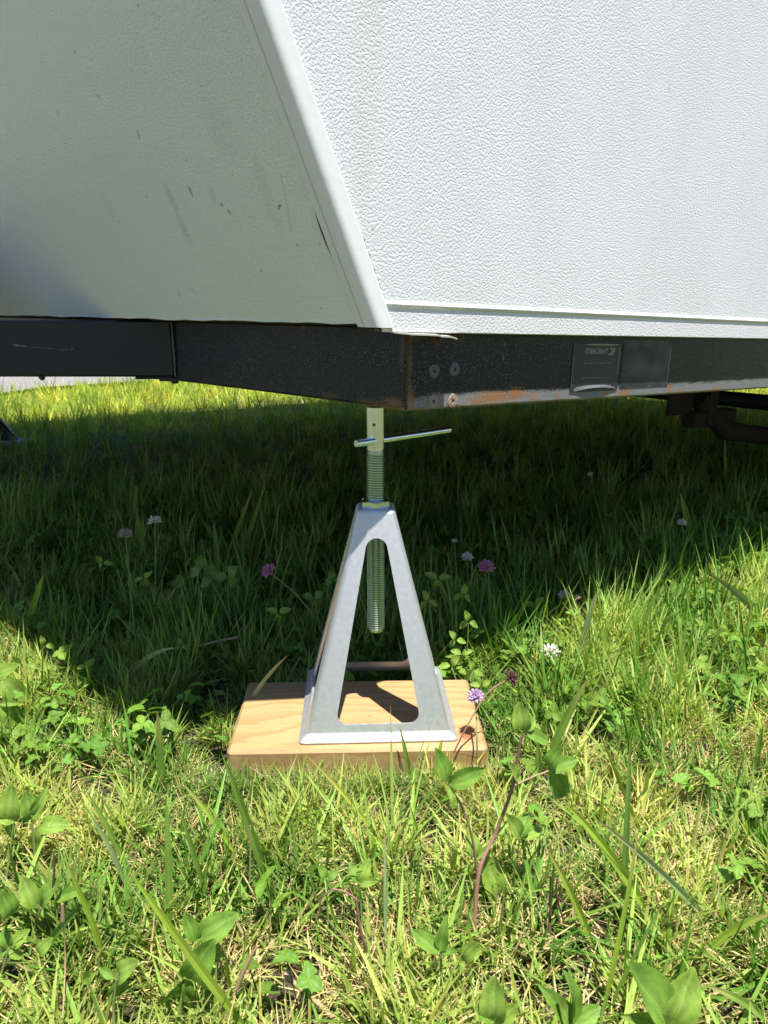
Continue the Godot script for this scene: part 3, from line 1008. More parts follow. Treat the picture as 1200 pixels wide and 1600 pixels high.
	var point := func(i: int, j: int) -> Vector3:
		var u := pow(float(i) / nu, 1.6) * 2.97
		var v := top_v * (float(j) / nv)
		var lowv := -0.0035 + 0.0022 * soft.get_noise_2d(u * 620.0, 3.0) + 0.0012 * soft.get_noise_2d(u * 1900.0, 9.0)
		if j == 0: v = lowv
		var wave := 0.0016 * soft.get_noise_2d(u * 170.0, v * 170.0) + 0.0024 * exp(-v * 26.0) * soft.get_noise_2d(u * 520.0, 60.0)
		return A + PU * v + F.x * (across / slant * v - u) + PN * (0.001 + wave)
	for j in nv:
		for i in nu:
			var p := [point.call(i, j), point.call(i + 1, j), point.call(i + 1, j + 1), point.call(i, j + 1)]
			var nr := []
			for c in [[0, 0], [1, 0], [1, 1], [0, 1]]:
				var a: int = clampi(i + c[0], 1, nu - 1)
				var b: int = clampi(j + c[1], 1, nv - 1)
				var g: Vector3 = (point.call(a + 1, b) - point.call(a - 1, b)).cross(point.call(a, b + 1) - point.call(a, b - 1)).normalized()
				nr.append(g if g.dot(PN) > 0 else -g)
			for tr in [[0, 1, 2], [0, 2, 3]]:
				var g: Vector3 = (p[tr[0]] - p[tr[2]]).cross(p[tr[0]] - p[tr[1]])
				var order: Array = tr if g.dot(PN) >= 0 else [tr[0], tr[2], tr[1]]
				for q in order:
					st = fp
					var rel: Vector3 = p[q] - A
					st.set_normal(nr[q])
					st.set_uv(Vector2(rel.dot(F.x), rel.dot(PU)))
					st.set_uv2(Vector2(1.0 + rel.dot(F.x), 0.8 - rel.dot(PU)) if rel.dot(F.x) > -0.999 else Vector2(0.001, 0.001))
					st.add_vertex(p[q])
	for i in nu:            # folded lip under the lower edge
		var a: Vector3 = point.call(i, 0)
		var b: Vector3 = point.call(i + 1, 0)
		face(fp, [a, b, b - PN * 0.012, a - PN * 0.012], Vector3.DOWN, [Vector2(0, 0), Vector2(0.01, 0), Vector2(0.01, 0.01), Vector2(0, 0.01)])
	# scuffs of the front skin, laid out in metres left of the moulding and up from the lower edge
	var mk: Image = M.marks_image
	var spot := func(u: float, v: float) -> Vector2: return Vector2((1.0 - u) * 1024.0, (0.8 - v) * 1024.0)
	dash(mk, spot.call(0.2255, 0.1588), spot.call(0.2253, 0.1470), 1.1, lin(0.03, 0.03, 0.03), 0.65)
	dash(mk, spot.call(0.2793, 0.2253), spot.call(0.2833, 0.2145), 0.8, lin(0.03, 0.03, 0.03), 0.58)
	dash(mk, spot.call(0.1781, 0.1356), spot.call(0.1758, 0.1320), 1.3, lin(0.03, 0.03, 0.03), 0.61)
	dash(mk, spot.call(0.1700, 0.1280), spot.call(0.1678, 0.1223), 1.1, lin(0.03, 0.03, 0.03), 0.61)
	dash(mk, spot.call(0.3354, 0.3156), spot.call(0.3368, 0.3115), 1.0, lin(0.03, 0.03, 0.03), 0.48)
	dash(mk, spot.call(0.0846, 0.1226), spot.call(0.0794, 0.1246), 1.1, lin(0.03, 0.03, 0.03), 0.58)
	dash(mk, spot.call(0.0876, 0.1209), spot.call(0.0830, 0.1218), 0.7, lin(0.03, 0.03, 0.03), 0.48)
	dash(mk, spot.call(0.3299, 0.2698), spot.call(0.3275, 0.2661), 0.8, lin(0.03, 0.03, 0.03), 0.48)
	dash(mk, spot.call(0.4353, 0.2704), spot.call(0.4380, 0.2650), 0.7, lin(0.03, 0.03, 0.03), 0.41)
	dash(mk, spot.call(0.2439, 0.2779), spot.call(0.2425, 0.2764), 0.8, lin(0.03, 0.03, 0.03), 0.41)
	dash(mk, spot.call(0.1386, 0.2449), spot.call(0.1377, 0.2431), 0.7, lin(0.03, 0.03, 0.03), 0.34)
	dash(mk, spot.call(0.1518, 0.0608), spot.call(0.1532, 0.0564), 0.8, lin(0.03, 0.03, 0.03), 0.41)
	dash(mk, spot.call(0.3242, 0.1550), spot.call(0.3188, 0.1560), 0.8, lin(0.03, 0.03, 0.03), 0.41)
	dash(mk, spot.call(0.4122, 0.1334), spot.call(0.4089, 0.1315), 0.7, lin(0.03, 0.03, 0.03), 0.41)
	dash(mk, spot.call(0.1400, 0.1613), spot.call(0.1387, 0.1599), 0.7, lin(0.03, 0.03, 0.03), 0.34)
	dash(mk, spot.call(0.4189, 0.3208), spot.call(0.4187, 0.3180), 0.7, lin(0.03, 0.03, 0.03), 0.34)
	dash(mk, spot.call(0.3450, 0.0356), spot.call(0.3427, 0.0285), 0.7, lin(0.03, 0.03, 0.03), 0.31)
	dash(mk, spot.call(0.3102, 0.0411), spot.call(0.3031, 0.0307), 0.6, lin(0.03, 0.03, 0.03), 0.27)
	dash(mk, spot.call(0.1893, 0.3236), spot.call(0.1879, 0.3238), 1.0, lin(0.03, 0.03, 0.03), 0.54)
	dash(mk, spot.call(0.0667, 0.2528), spot.call(0.0664, 0.2517), 0.8, lin(0.03, 0.03, 0.03), 0.41)
	dash(mk, spot.call(0.2113, 0.1842), spot.call(0.2095, 0.1833), 0.8, lin(0.03, 0.03, 0.03), 0.41)
	dash(mk, spot.call(0.0643, 0.1539), spot.call(0.0717, 0.1164), 0.5, lin(0.2, 0.15, 0.08), 0.24)
	dash(mk, spot.call(0.0717, 0.1164), spot.call(0.0793, 0.0962), 0.6, lin(0.2, 0.15, 0.08), 0.20)
	dash(mk, spot.call(0.0765, 0.0841), spot.call(0.0765, 0.0821), 1.0, lin(0.35, 0.2, 0.06), 0.48)
	dash(mk, spot.call(0.0413, 0.0827), spot.call(0.0413, 0.0808), 1.0, lin(0.35, 0.2, 0.06), 0.48)
	dash(mk, spot.call(0.0715, 0.0153), spot.call(0.0715, 0.0131), 1.0, lin(0.35, 0.2, 0.06), 0.48)
	blot(mk, spot.call(0.2706, 0.1477).x, spot.call(0.2706, 0.1477).y, 9.0, 24.0, lin(0.16, 0.16, 0.14), 0.20)
	blot(mk, spot.call(0.2694, 0.1119).x, spot.call(0.2694, 0.1119).y, 8.0, 22.0, lin(0.16, 0.16, 0.14), 0.20)
	blot(mk, spot.call(0.1873, 0.1453).x, spot.call(0.1873, 0.1453).y, 7.0, 11.0, lin(0.16, 0.16, 0.14), 0.14)
	blot(mk, spot.call(0.1327, 0.2123).x, spot.call(0.1327, 0.2123).y, 26.0, 40.0, lin(0.16, 0.16, 0.14), 0.06)
	blot(mk, spot.call(0.4216, 0.1538).x, spot.call(0.4216, 0.1538).y, 14.0, 24.0, lin(0.16, 0.16, 0.14), 0.07)
	blot(mk, spot.call(0.0959, 0.1376).x, spot.call(0.0959, 0.1376).y, 12.0, 50.0, lin(0.25, 0.2, 0.12), 0.08)
	M.panel.detail_albedo = tex(mk)
	var hem := mb()
	var hp0 := []
	var hr := []
	for i in range(0, nu + 1, 1):
		hp0.append(point.call(i, 0) - PN * 0.0012)
		hr.append(0.0017 + 0.0006 * soft.get_noise_1d(i * 90.0))
	tube(hem, hp0, hr, 8)
	var fpan := build(fp, "front_panel", M.panel, t)
	build(hem, "hem", M.white, fpan)
	# upper front wall, above the nose
	var uf := mb()
	var n0 := A + PU * top_v + F.x * (across / slant * top_v) + PN * 0.001
	var n1 := S * Vector3(edge.call(2.85), 2.85, OUT)
	face(uf, [n0, n1, n1 - F.x * 2.97, n0 - F.x * 2.97], F.z)
	build(uf, "upper_front_wall", M.shell, t)
	# far side wall and rear, so that the box is a box from any side
	var fw := mb()
	var fa := outline.map(func(p): return S * (p + Vector3(0, 0, OUT)) - F.x * 3.02)
	face(fw, fa, -S.z)
	build(fw, "far_side_wall", M.shell, t)
	# --- corner moulding: a flange on the front skin, a bead, a flange on the side wall
	var ES := (S.x - D * S.x.dot(D)).normalized()
	var EP := (-F.x + D * F.x.dot(D)).normalized()
	var NS := S.z
	var mo := mb()
	var sect := [EP * 0.0215 + PN * 0.0012, EP * 0.0210 + PN * 0.0036, EP * 0.0195 + PN * 0.0042, EP * 0.0116 + PN * 0.0046, EP * 0.0106 + PN * 0.0014, EP * 0.0098 + PN * 0.0014, EP * 0.0088 + PN * 0.0050]
	for i in range(1, 8):
		var k := i / 8.0
		var p0 := EP * 0.0088 + PN * 0.0050
		var p1 := ES * 0.0080 + NS * 0.0050
		var pc := (PN + NS) * 0.0052
		sect.append(p0.lerp(pc, k).lerp(pc.lerp(p1, k), k))
	sect.append_array([ES * 0.0080 + NS * 0.0050, ES * 0.0185 + NS * 0.0046, ES * 0.0202 + NS * 0.0040, ES * 0.0207 + NS * 0.0026, ES * 0.0207 + NS * 0.0002])
	var y_foot := 0.0925         # the foot is cut level
	var foot_of := func(q: Vector3) -> Vector3: return A + q + D * ((y_foot - (A + q).y) / D.y)
	var head := A + D * ((BREAK - 0.1) / D.y)
	var centre := (EP + ES) * 0.004
	for i in sect.size() - 1:
		var nrm := func(k: int) -> Vector3:
			var g: Vector3 = (sect[mini(k + 1, sect.size() - 1)] - sect[maxi(k - 1, 0)]).cross(D).normalized()
			return g if g.dot(sect[k] - centre + PN * 0.002 + NS * 0.002) > 0 else -g
		var flat: Vector3 = (sect[i + 1] - sect[i]).cross(D).normalized()
		if flat.dot((sect[i] + sect[i + 1]) * 0.5 - centre + (PN + NS) * 0.004) < 0: flat = -flat
		var na: Vector3 = nrm.call(i) if i >= 7 and i <= 15 else flat
		var nb: Vector3 = nrm.call(i + 1) if i >= 6 and i <= 13 else flat
		quad(mo, [foot_of.call(sect[i]), head + sect[i], head + sect[i + 1], foot_of.call(sect[i + 1])], [na, na, nb, nb])
	for i in sect.size() - 2:
		face(mo, [foot_of.call(ES * 0.004 + EP * 0.004), foot_of.call(sect[i]), foot_of.call(sect[i + 1])], -D)
	build(mo, "corner_moulding", M.white, t)
	# open seam beside the moulding, and rusty sealant on the other flange
	var gap := mb()
	for i in 10:
		var k0 := i / 10.0
		var k1 := (i + 1) / 10.0
		var w0 := 0.0030 * sin(PI * k0)
		var w1 := 0.0030 * sin(PI * k1)
		var q0: Vector3 = A + D * lerpf(0.066, 0.122, k0) + EP * 0.0214 + PN * 0.0027
		var q1: Vector3 = A + D * lerpf(0.066, 0.122, k1) + EP * 0.0214 + PN * 0.0027
		face(gap, [q0, q1, q1 + EP * w1, q0 + EP * w0 + PN * 0.00003], PN)
	build(gap, "open_seam", M.black, t)
	var seal := mb()
	for i in 14:
		var k := lerpf(0.010, 0.085, (i + 0.5 * absf(fine.get_noise_1d(i * 50.0))) / 14.0)
		if i % 4 == 1 and i < 8: continue
		var q: Vector3 = A + D * k + ES * 0.0222 + NS * 0.0008
		tube(seal, [q - D * 0.004, q, q + D * 0.004], [0.0003, 0.0011 * (0.5 + 0.5 * sin(i * 2.3)), 0.0003], 6)
	build(seal, "rusty_sealant", M.rust, t)
	# torn strip of flashing that sticks out below the side wall
	var fl := mb()
	var fpts := [[-0.046, 0.0905, 0.016], [-0.030, 0.0882, 0.021], [-0.010, 0.0868, 0.023], [0.010, 0.0866, 0.0235], [0.026, 0.0862, 0.024], [0.030, 0.0851, 0.0245], [0.044, 0.0848, 0.0245], [0.054, 0.0828, 0.0235]]
	for i in fpts.size() - 1:
		var a := Vector3(fpts[i][0], fpts[i][1], fpts[i][2])
		var b := Vector3(fpts[i + 1][0], fpts[i + 1][1], fpts[i + 1][2])
		var ia := Vector3(a.x, a.y + 0.0030, 0.002)
		var ib := Vector3(b.x, b.y + 0.0030, 0.002)
		face(fl, [a, b, ib, ia], Vector3.UP)
		face(fl, [a - Vector3(0, 0.0016, 0), b - Vector3(0, 0.0016, 0), b, a], Vector3(0, 0, 1))
		face(fl, [a - Vector3(0, 0.0016, 0), b - Vector3(0, 0.0016, 0), ib - Vector3(0, 0.0016, 0), ia - Vector3(0, 0.0016, 0)], Vector3.DOWN)
	build(fl, "torn_flashing", M.flash, t).basis = S
	# --- chassis
	var sb := mb()
	rbox(sb, Vector3(2.2, 0.0467, -0.025), Vector3(4.4, 0.0930, 0.05), 0.0028, func(p): return Vector2(p.x / 0.9, 1.0 - p.y / 0.0935))
	var beam := build(sb, "side_beam", M.side_beam, t)
	beam.basis = S
	var wd := mb()
	var wp := []
	var wr := []
	for i in 19:
		wp.append(Vector3(0.0005 + 0.0006 * sin(i * 1.9), 0.0015 + i * 0.005, 0.0004))
		wr.append(0.0014 + 0.0004 * sin(i * 2.7))
	tube(wd, wp, wr, 7)
	build(wd, "corner_weld", M.brown_weld, beam)
	for q in [[0.0419, 0.0100, "w"], [0.0722, 0.0092, "w"], [0.0409, 0.0447, "g"], [0.0728, 0.0464, "g"], [0.0437, 0.0815, "b"], [0.0753, 0.0845, "b"]]:
		var bo := mb()
		var c := Vector3(q[0], q[1], 0.0)
		var rad := 0.0082
		var rings := [[1.0, 0.0002], [0.93, 0.0011], [0.62, 0.0014], [0.26, 0.0012], [0.2, -0.0012]]
		for j in rings.size() - 1:
			for i in 20:
				var p := []
				for e in [[j, i], [j, i + 1], [j + 1, i + 1], [j + 1, i]]:
					var a: float = TAU * e[1] / 20.0
					var rr: float = rings[e[0]][0] * rad * (1.0 + 0.07 * sin(a * 3.0 + q[0] * 300.0))
					p.append(c + Vector3(cos(a) * rr, sin(a) * rr, rings[e[0]][1]))
				face(bo, p, Vector3(0, 0, 1))
		build(bo, "plug_weld", {"w": M.weld, "g": M.grey_weld, "b": M.brown_weld}[q[2]], beam)
		var ho := mb()
		tube(ho, [c + Vector3(0.0, 0, -0.0006), c + Vector3(0.0, 0, 0.0003)], [0.0019, 0.0018], 10)
		build(ho, "hole", M.black, beam)
	# data plate and the mark a second plate left
	var plate := mb()
	rbox(plate, Vector3(0.3390, 0.0445, 0.0005), Vector3(0.104, 0.066, 0.0012), 0.0003, func(p): return Vector2((p.x - 0.287) / 0.104, 1.0 - (p.y - 0.0115) / 0.066))
	var pl := build(plate, "data_plate", M.plate, beam)
	pl.set_meta("label", "worn dark data plate with grey lettering")
	var tm := TextMesh.new()
	var fnt := SystemFont.new()
	fnt.font_names = PackedStringArray(["Droid Sans"])
	fnt.font_weight = 700
	tm.font = fnt
	tm.text = "STARCRAFT"
	tm.font_size = 32
	tm.pixel_size = 0.00031
	tm.depth = 0.0004
	var word := MeshInstance3D.new()
	word.name = "lettering"
	word.mesh = tm
	word.material_override = M.print
	beam.add_child(word, true)
	word.transform = Transform3D(Basis(Vector3(0.95, 0, 0), Vector3(0.22, 1.0, 0), Vector3(0, 0, 1)), Vector3(0.3370, 0.0668, 0.00125))
	var em := mb()
	for b in [[0.3715, 0.0705, 0.0100], [0.3740, 0.0668, 0.0085], [0.3700, 0.0628, 0.0110]]:
		rbox(em, Vector3(b[0], b[1], 0.0012), Vector3(b[2], 0.0022, 0.0006), 0.0002)
	tube(em, [Vector3(0.3680, 0.0622, 0.0012), Vector3(0.3775, 0.0712, 0.0012)], [0.0009, 0.0009], 6)
	build(em, "emblem", M.print, beam)
	var second := mb()
	rbox(second, Vector3(0.4600, 0.0480, 0.0002), Vector3(0.122, 0.070, 0.0007), 0.0002, func(p): return Vector2((p.x - 0.399) / 0.122, 1.0 - (p.y - 0.013) / 0.070))
	build(second, "plate_residue", M.residue, beam)
	var curl := mb()
	for i in 12:
		var k0 := i / 12.0
		var k1 := (i + 1) / 12.0
		var pa := Vector3(0.288 + 0.106 * k0, 0.0115 + 0.0012 * k0, 0.0006)
		var pb := Vector3(0.288 + 0.106 * k1, 0.0115 + 0.0012 * k1, 0.0006)
		var ha := Vector3(0, 0.0050 * sin(PI * k0), 0.0035 * sin(PI * k0))
		var hb := Vector3(0, 0.0050 * sin(PI * k1), 0.0035 * sin(PI * k1))
		face(curl, [pa + Vector3(0, 0.009, 0), pb + Vector3(0, 0.009, 0), pb + hb, pa + ha], Vector3(0, 0.4, 1))
		face(curl, [pa + Vector3(0, 0.0085, 0), pb + Vector3(0, 0.0085, 0), pb + hb, pa + ha], Vector3(0, -0.4, -1))
	build(curl, "curled_edge", M.grey_weld, beam)
	var fb := mb()
	rbox(fb, Vector3(-1.35, 0.0480, -0.025), Vector3(2.7, 0.0925, 0.05), 0.0028, func(p): return Vector2(1.0 + p.x / 0.66, 1.0 - (p.y - 0.0015) / 0.0935))
	build(fb, "front_crossmember", M.front_beam, t).basis = F
	# tongue rail: runs forward from the crossmember, level with the picture
	var tr := mb()
	rbox(tr, Vector3(-0.62, 0.0, -0.025), Vector3(1.24, 0.0865, 0.05), 0.003)
	var rail := build(tr, "tongue_rail", M.rail, t)
	rail.transform = Transform3D(Basis(Vector3(0, 0, 1), 0.024), Vector3(-0.356, 0.0512, -0.330))
	var scr := mb()
	for s in [[-0.250, 0.0072, -0.238, 0.0050, 0.0010], [-0.240, 0.0052, -0.226, 0.0034, 0.0007], [-0.224, 0.0032, -0.206, 0.0018, 0.0003], [-0.204, 0.0018, -0.186, 0.0000, 0.00025], [-0.178, -0.0012, -0.158, -0.0016, 0.0004], [-0.160, -0.0016, -0.156, 0.0006, 0.0008], [-0.250, 0.0042, -0.236, 0.0040, 0.0006]]:
		tube(scr, [Vector3(s[0], s[1], 0.0001), Vector3((s[0] + s[2]) / 2, (s[1] + s[3]) / 2, 0.0002), Vector3(s[2], s[3], 0.0001)], [s[4] * 0.3, s[4], s[4] * 0.3], 5)
	build(scr, "scratch", M.print, rail)
	var drip := mb()
	tube(drip, [Vector3(-0.213, -0.0420, -0.006), Vector3(-0.213, -0.0475, -0.006), Vector3(-0.213, -0.0492, -0.006)], [0.0062, 0.0036, 0.001], 10)
	build(drip, "bolt_end", M.rail, rail)
	var hang := mb()
	for b in [[-0.035, -0.0455, 0.060, 0.004], [-0.012, -0.0482, 0.030, 0.005], [-0.004, -0.0515, 0.008, 0.006]]:
		rbox(hang, Vector3(b[0], b[1], -0.012), Vector3(b[2], b[3], 0.014), 0.001)
	build(hang, "wiring_clip", M.black, rail)
	var tb := mb()
	rbox(tb, Vector3(-1.05, 0.06, -0.525), Vector3(0.40, 0.30, 0.27), 0.015)
	build(tb, "added_dark_box", M.black, t)  # unseen box added to darken the lower left of the front skin
	# a weld seam where the rail meets the crossmember
	var we := mb()
	tube(we, [Vector3(0.001, -0.042, 0.0005), Vector3(0.0015, -0.01, 0.0008), Vector3(0.001, 0.041, 0.0005)], [0.0016, 0.0022, 0.0016], 7)
	build(we, "rail_weld", M.grey_weld, rail)
	# unseen black sheet added to darken the ground, and the beam of the far side
	var ub := mb()
	var u0 := outline.map(func(p): return S * Vector3(p.x, 0.006, -0.052))
	for y in [0.006, 0.012]:
		var lift := Vector3(0, y - 0.006, 0)
		face(ub, [u0[0] + lift - F.x * 0.03 + S.x * 0.10, u0[4] + lift, u0[4] + lift - F.x * 2.6, u0[0] + lift - F.x * 2.6 + S.x * 0.10], Vector3.DOWN if y < 0.01 else Vector3.UP)
	build(ub, "added_belly_sheet", M.black, t)
	var fs := mb()
	rbox(fs, Vector3(2.2, 0.0467, -2.60), Vector3(4.4, 0.0930, 0.05), 0.0028)
	build(fs, "far_side_beam", M.rail, t).basis = S
	# axle gear seen in the dark below the side wall
	var hp := mb()
	rbox(hp, Vector3(1.50, -0.06, -0.56), Vector3(0.13, 0.17, 0.012), 0.003)
	rbox(hp, Vector3(1.62, -0.08, -0.53), Vector3(0.05, 0.20, 0.02), 0.003)
	rbox(hp, Vector3(1.66, -0.16, -0.55), Vector3(0.24, 0.05, 0.05), 0.006)
	tube(hp, [Vector3(1.58, -0.10, -0.55), Vector3(1.70, -0.20, -0.52), Vector3(2.0, -0.24, -0.50)], [0.028, 0.03, 0.03], 10)
	build(hp, "spring_hanger", M.dark_rust, t).basis = S
	var ax := mb()
	tube(ax, [Vector3(2.25, -0.15, -0.3), Vector3(2.25, -0.15, -2.4)], [0.03, 0.03], 14)
	build(ax, "axle", M.black, t).basis = S
	var wh := base("wheel", S * Vector3(2.25, -0.148, -0.30), t)
	wh.basis = S
	var ty := mb()
	var tp := [[0.17, 0.07], [0.19, 0.085], [0.25, 0.095], [0.285, 0.085], [0.297, 0.05], [0.30, 0.0], [0.297, -0.05], [0.285, -0.085], [0.25, -0.095], [0.19, -0.085], [0.17, -0.07]]
	for j in tp.size() - 1:
		for i in 40:
			var p := []
			for e in [[j, i], [j, i + 1], [j + 1, i + 1], [j + 1, i]]:
				var a: float = TAU * e[1] / 40.0
				p.append(Vector3(cos(a) * tp[e[0]][0], sin(a) * tp[e[0]][0], tp[e[0]][1]))
			face(ty, p, p[0] + p[2] - (p[0] + p[2]).normalized() * 0.5 + Vector3(0, 0, p[0].z + p[2].z) * 2.0)
	build(ty, "tyre", M.tyre, wh)
	var ri := mb()
	tube(ri, [Vector3(0, 0, -0.065), Vector3(0, 0, -0.05), Vector3(0, 0, 0.04), Vector3(0, 0, 0.05)], [0.172, 0.16, 0.15, 0.06], 32)
	build(ri, "rim", M.black, wh)

func make_leg() -> void:
	# dark leg that leans in at the left edge, with a foot in the grass
	var t := base("stabilizer_leg", Vector3(-1.675, 0, -3.20))
	tag(t, "dark grey leaning steel leg cut off by the left edge of the photo", "leg")
	var st := mb()
	tube(st, [Vector3(0.02, 0.03, 0), Vector3(-0.075, 0.17, 0.02), Vector3(-0.16, 0.40, 0.04)], [0.03, 0.035, 0.035], 12)
	build(st, "tube", M.rail, t)
	var f := mb()
	rbox(f, Vector3(0.03, 0.035, 0), Vector3(0.12, 0.02, 0.10), 0.004)
	build(f, "foot", M.print, t)

func _ready() -> void:
	# --- camera, sky, sun, exposure
	var cam := Camera3D.new()
	cam.name = "camera"
	cam.position = cam_at
	cam.rotation_degrees = Vector3(-14.5, 0, 0)
	cam.near = 0.02
	cam.far = 600.0
	cam.fov = 70.6
	var at := CameraAttributesPhysical.new()
	at.frustum_focal_length = 16.95
	at.frustum_focus_distance = 0.86
	at.exposure_aperture = 11.0
	at.frustum_near = 0.02
	at.frustum_far = 600.0
	cam.attributes = at
	add_child(cam)
	cam.current = true
	var we := WorldEnvironment.new()
	we.name = "environment"
	var env := Environment.new()
	var sky := Sky.new()
	var sm := ProceduralSkyMaterial.new()
	sm.sky_top_color = Color(0.37, 0.51, 0.74)
	sm.sky_horizon_color = Color(0.80, 0.85, 0.89)
	sm.sky_curve = 0.16
	sm.ground_bottom_color = Color(0.28, 0.33, 0.16)
	sm.ground_horizon_color = Color(0.42, 0.48, 0.34)
	sm.sun_angle_max = 20.0
	sky.sky_material = sm
	env.background_mode = Environment.BG_SKY
	env.sky = sky
	env.background_energy_multiplier = 0.62
	env.tonemap_mode = Environment.TONE_MAPPER_LINEAR
	env.tonemap_exposure = 2.0
	env.sdfgi_enabled = true
	env.ssao_enabled = true
	env.ssil_enabled = true
	we.environment = env
	add_child(we)
	var sun := DirectionalLight3D.new()
	sun.name = "sun"
	sun.light_energy = 1.6
	sun.light_color = Color(1.0, 0.98, 0.945)
	sun.light_angular_distance = 0.53
	sun.shadow_enabled = true
	add_child(sun)
	sun.look_at_from_position(Vector3(0.129, 1.0, 0.241) * 10.0, Vector3.ZERO, Vector3(0, 0, -1))
	# --- build
	soft.seed = 7
	soft.frequency = 0.01
	soft.fractal_octaves = 3
	fine.seed = 19
	fine.frequency = 0.05
	fine.fractal_octaves = 2
	rng.seed = 2024
	materials()
	plate_materials()
	prepare_leaflets()
	make_ground()
	make_trailer()
	make_board(Vector3(-0.034, 0.007, -0.858), 0.03)
	make_jack(Vector3(-0.0105, 0.0453, -0.880), 0.042)
	make_leg()
	placed_plants()
	make_grass()

func plate_materials() -> void:
	var im := paint_image(256, 160, 5, 0.0, 0.35)
	for y in [64, 66, 112, 115]:
		for k in 9: dash(im, Vector2(60 + k * 17, y), Vector2(70 + k * 17, y), 1.2, lin(0.16, 0.19, 0.21), 0.5)
	dash(im, Vector2(60, 3), Vector2(250, 3), 3.0, lin(0.24, 0.27, 0.2), 0.7)
	dash(im, Vector2(252, 3), Vector2(252, 120), 3.0, lin(0.17, 0.19, 0.15), 0.6)
	dash(im, Vector2(3, 30), Vector2(3, 150), 2.0, lin(0.15, 0.17, 0.17), 0.6)
	M.plate = mat("worn black plate", Color.WHITE, 0.45)
	M.plate.albedo_texture = tex(im)
	var re := paint_image(256, 160, 6, 0.0, 1.0)
	for q in [[40, 10, 40, 22], [120, 8, 50, 14], [200, 14, 36, 34], [236, 50, 14, 50], [80, 90, 70, 40], [190, 100, 60, 40]]:
		blot(re, q[0], q[1], q[2], q[3], lin(0.13, 0.14, 0.115), 0.55, 0.9)
	blot(re, 150, 60, 20, 18, lin(0.02, 0.03, 0.03), 0.7, 0.9)
	dash(re, Vector2(252, 10), Vector2(252, 150), 2.0, lin(0.24, 0.25, 0.22), 0.8)
	M.residue = mat("grey green plate residue", Color.WHITE, 0.6)
	M.residue.albedo_texture = tex(re)

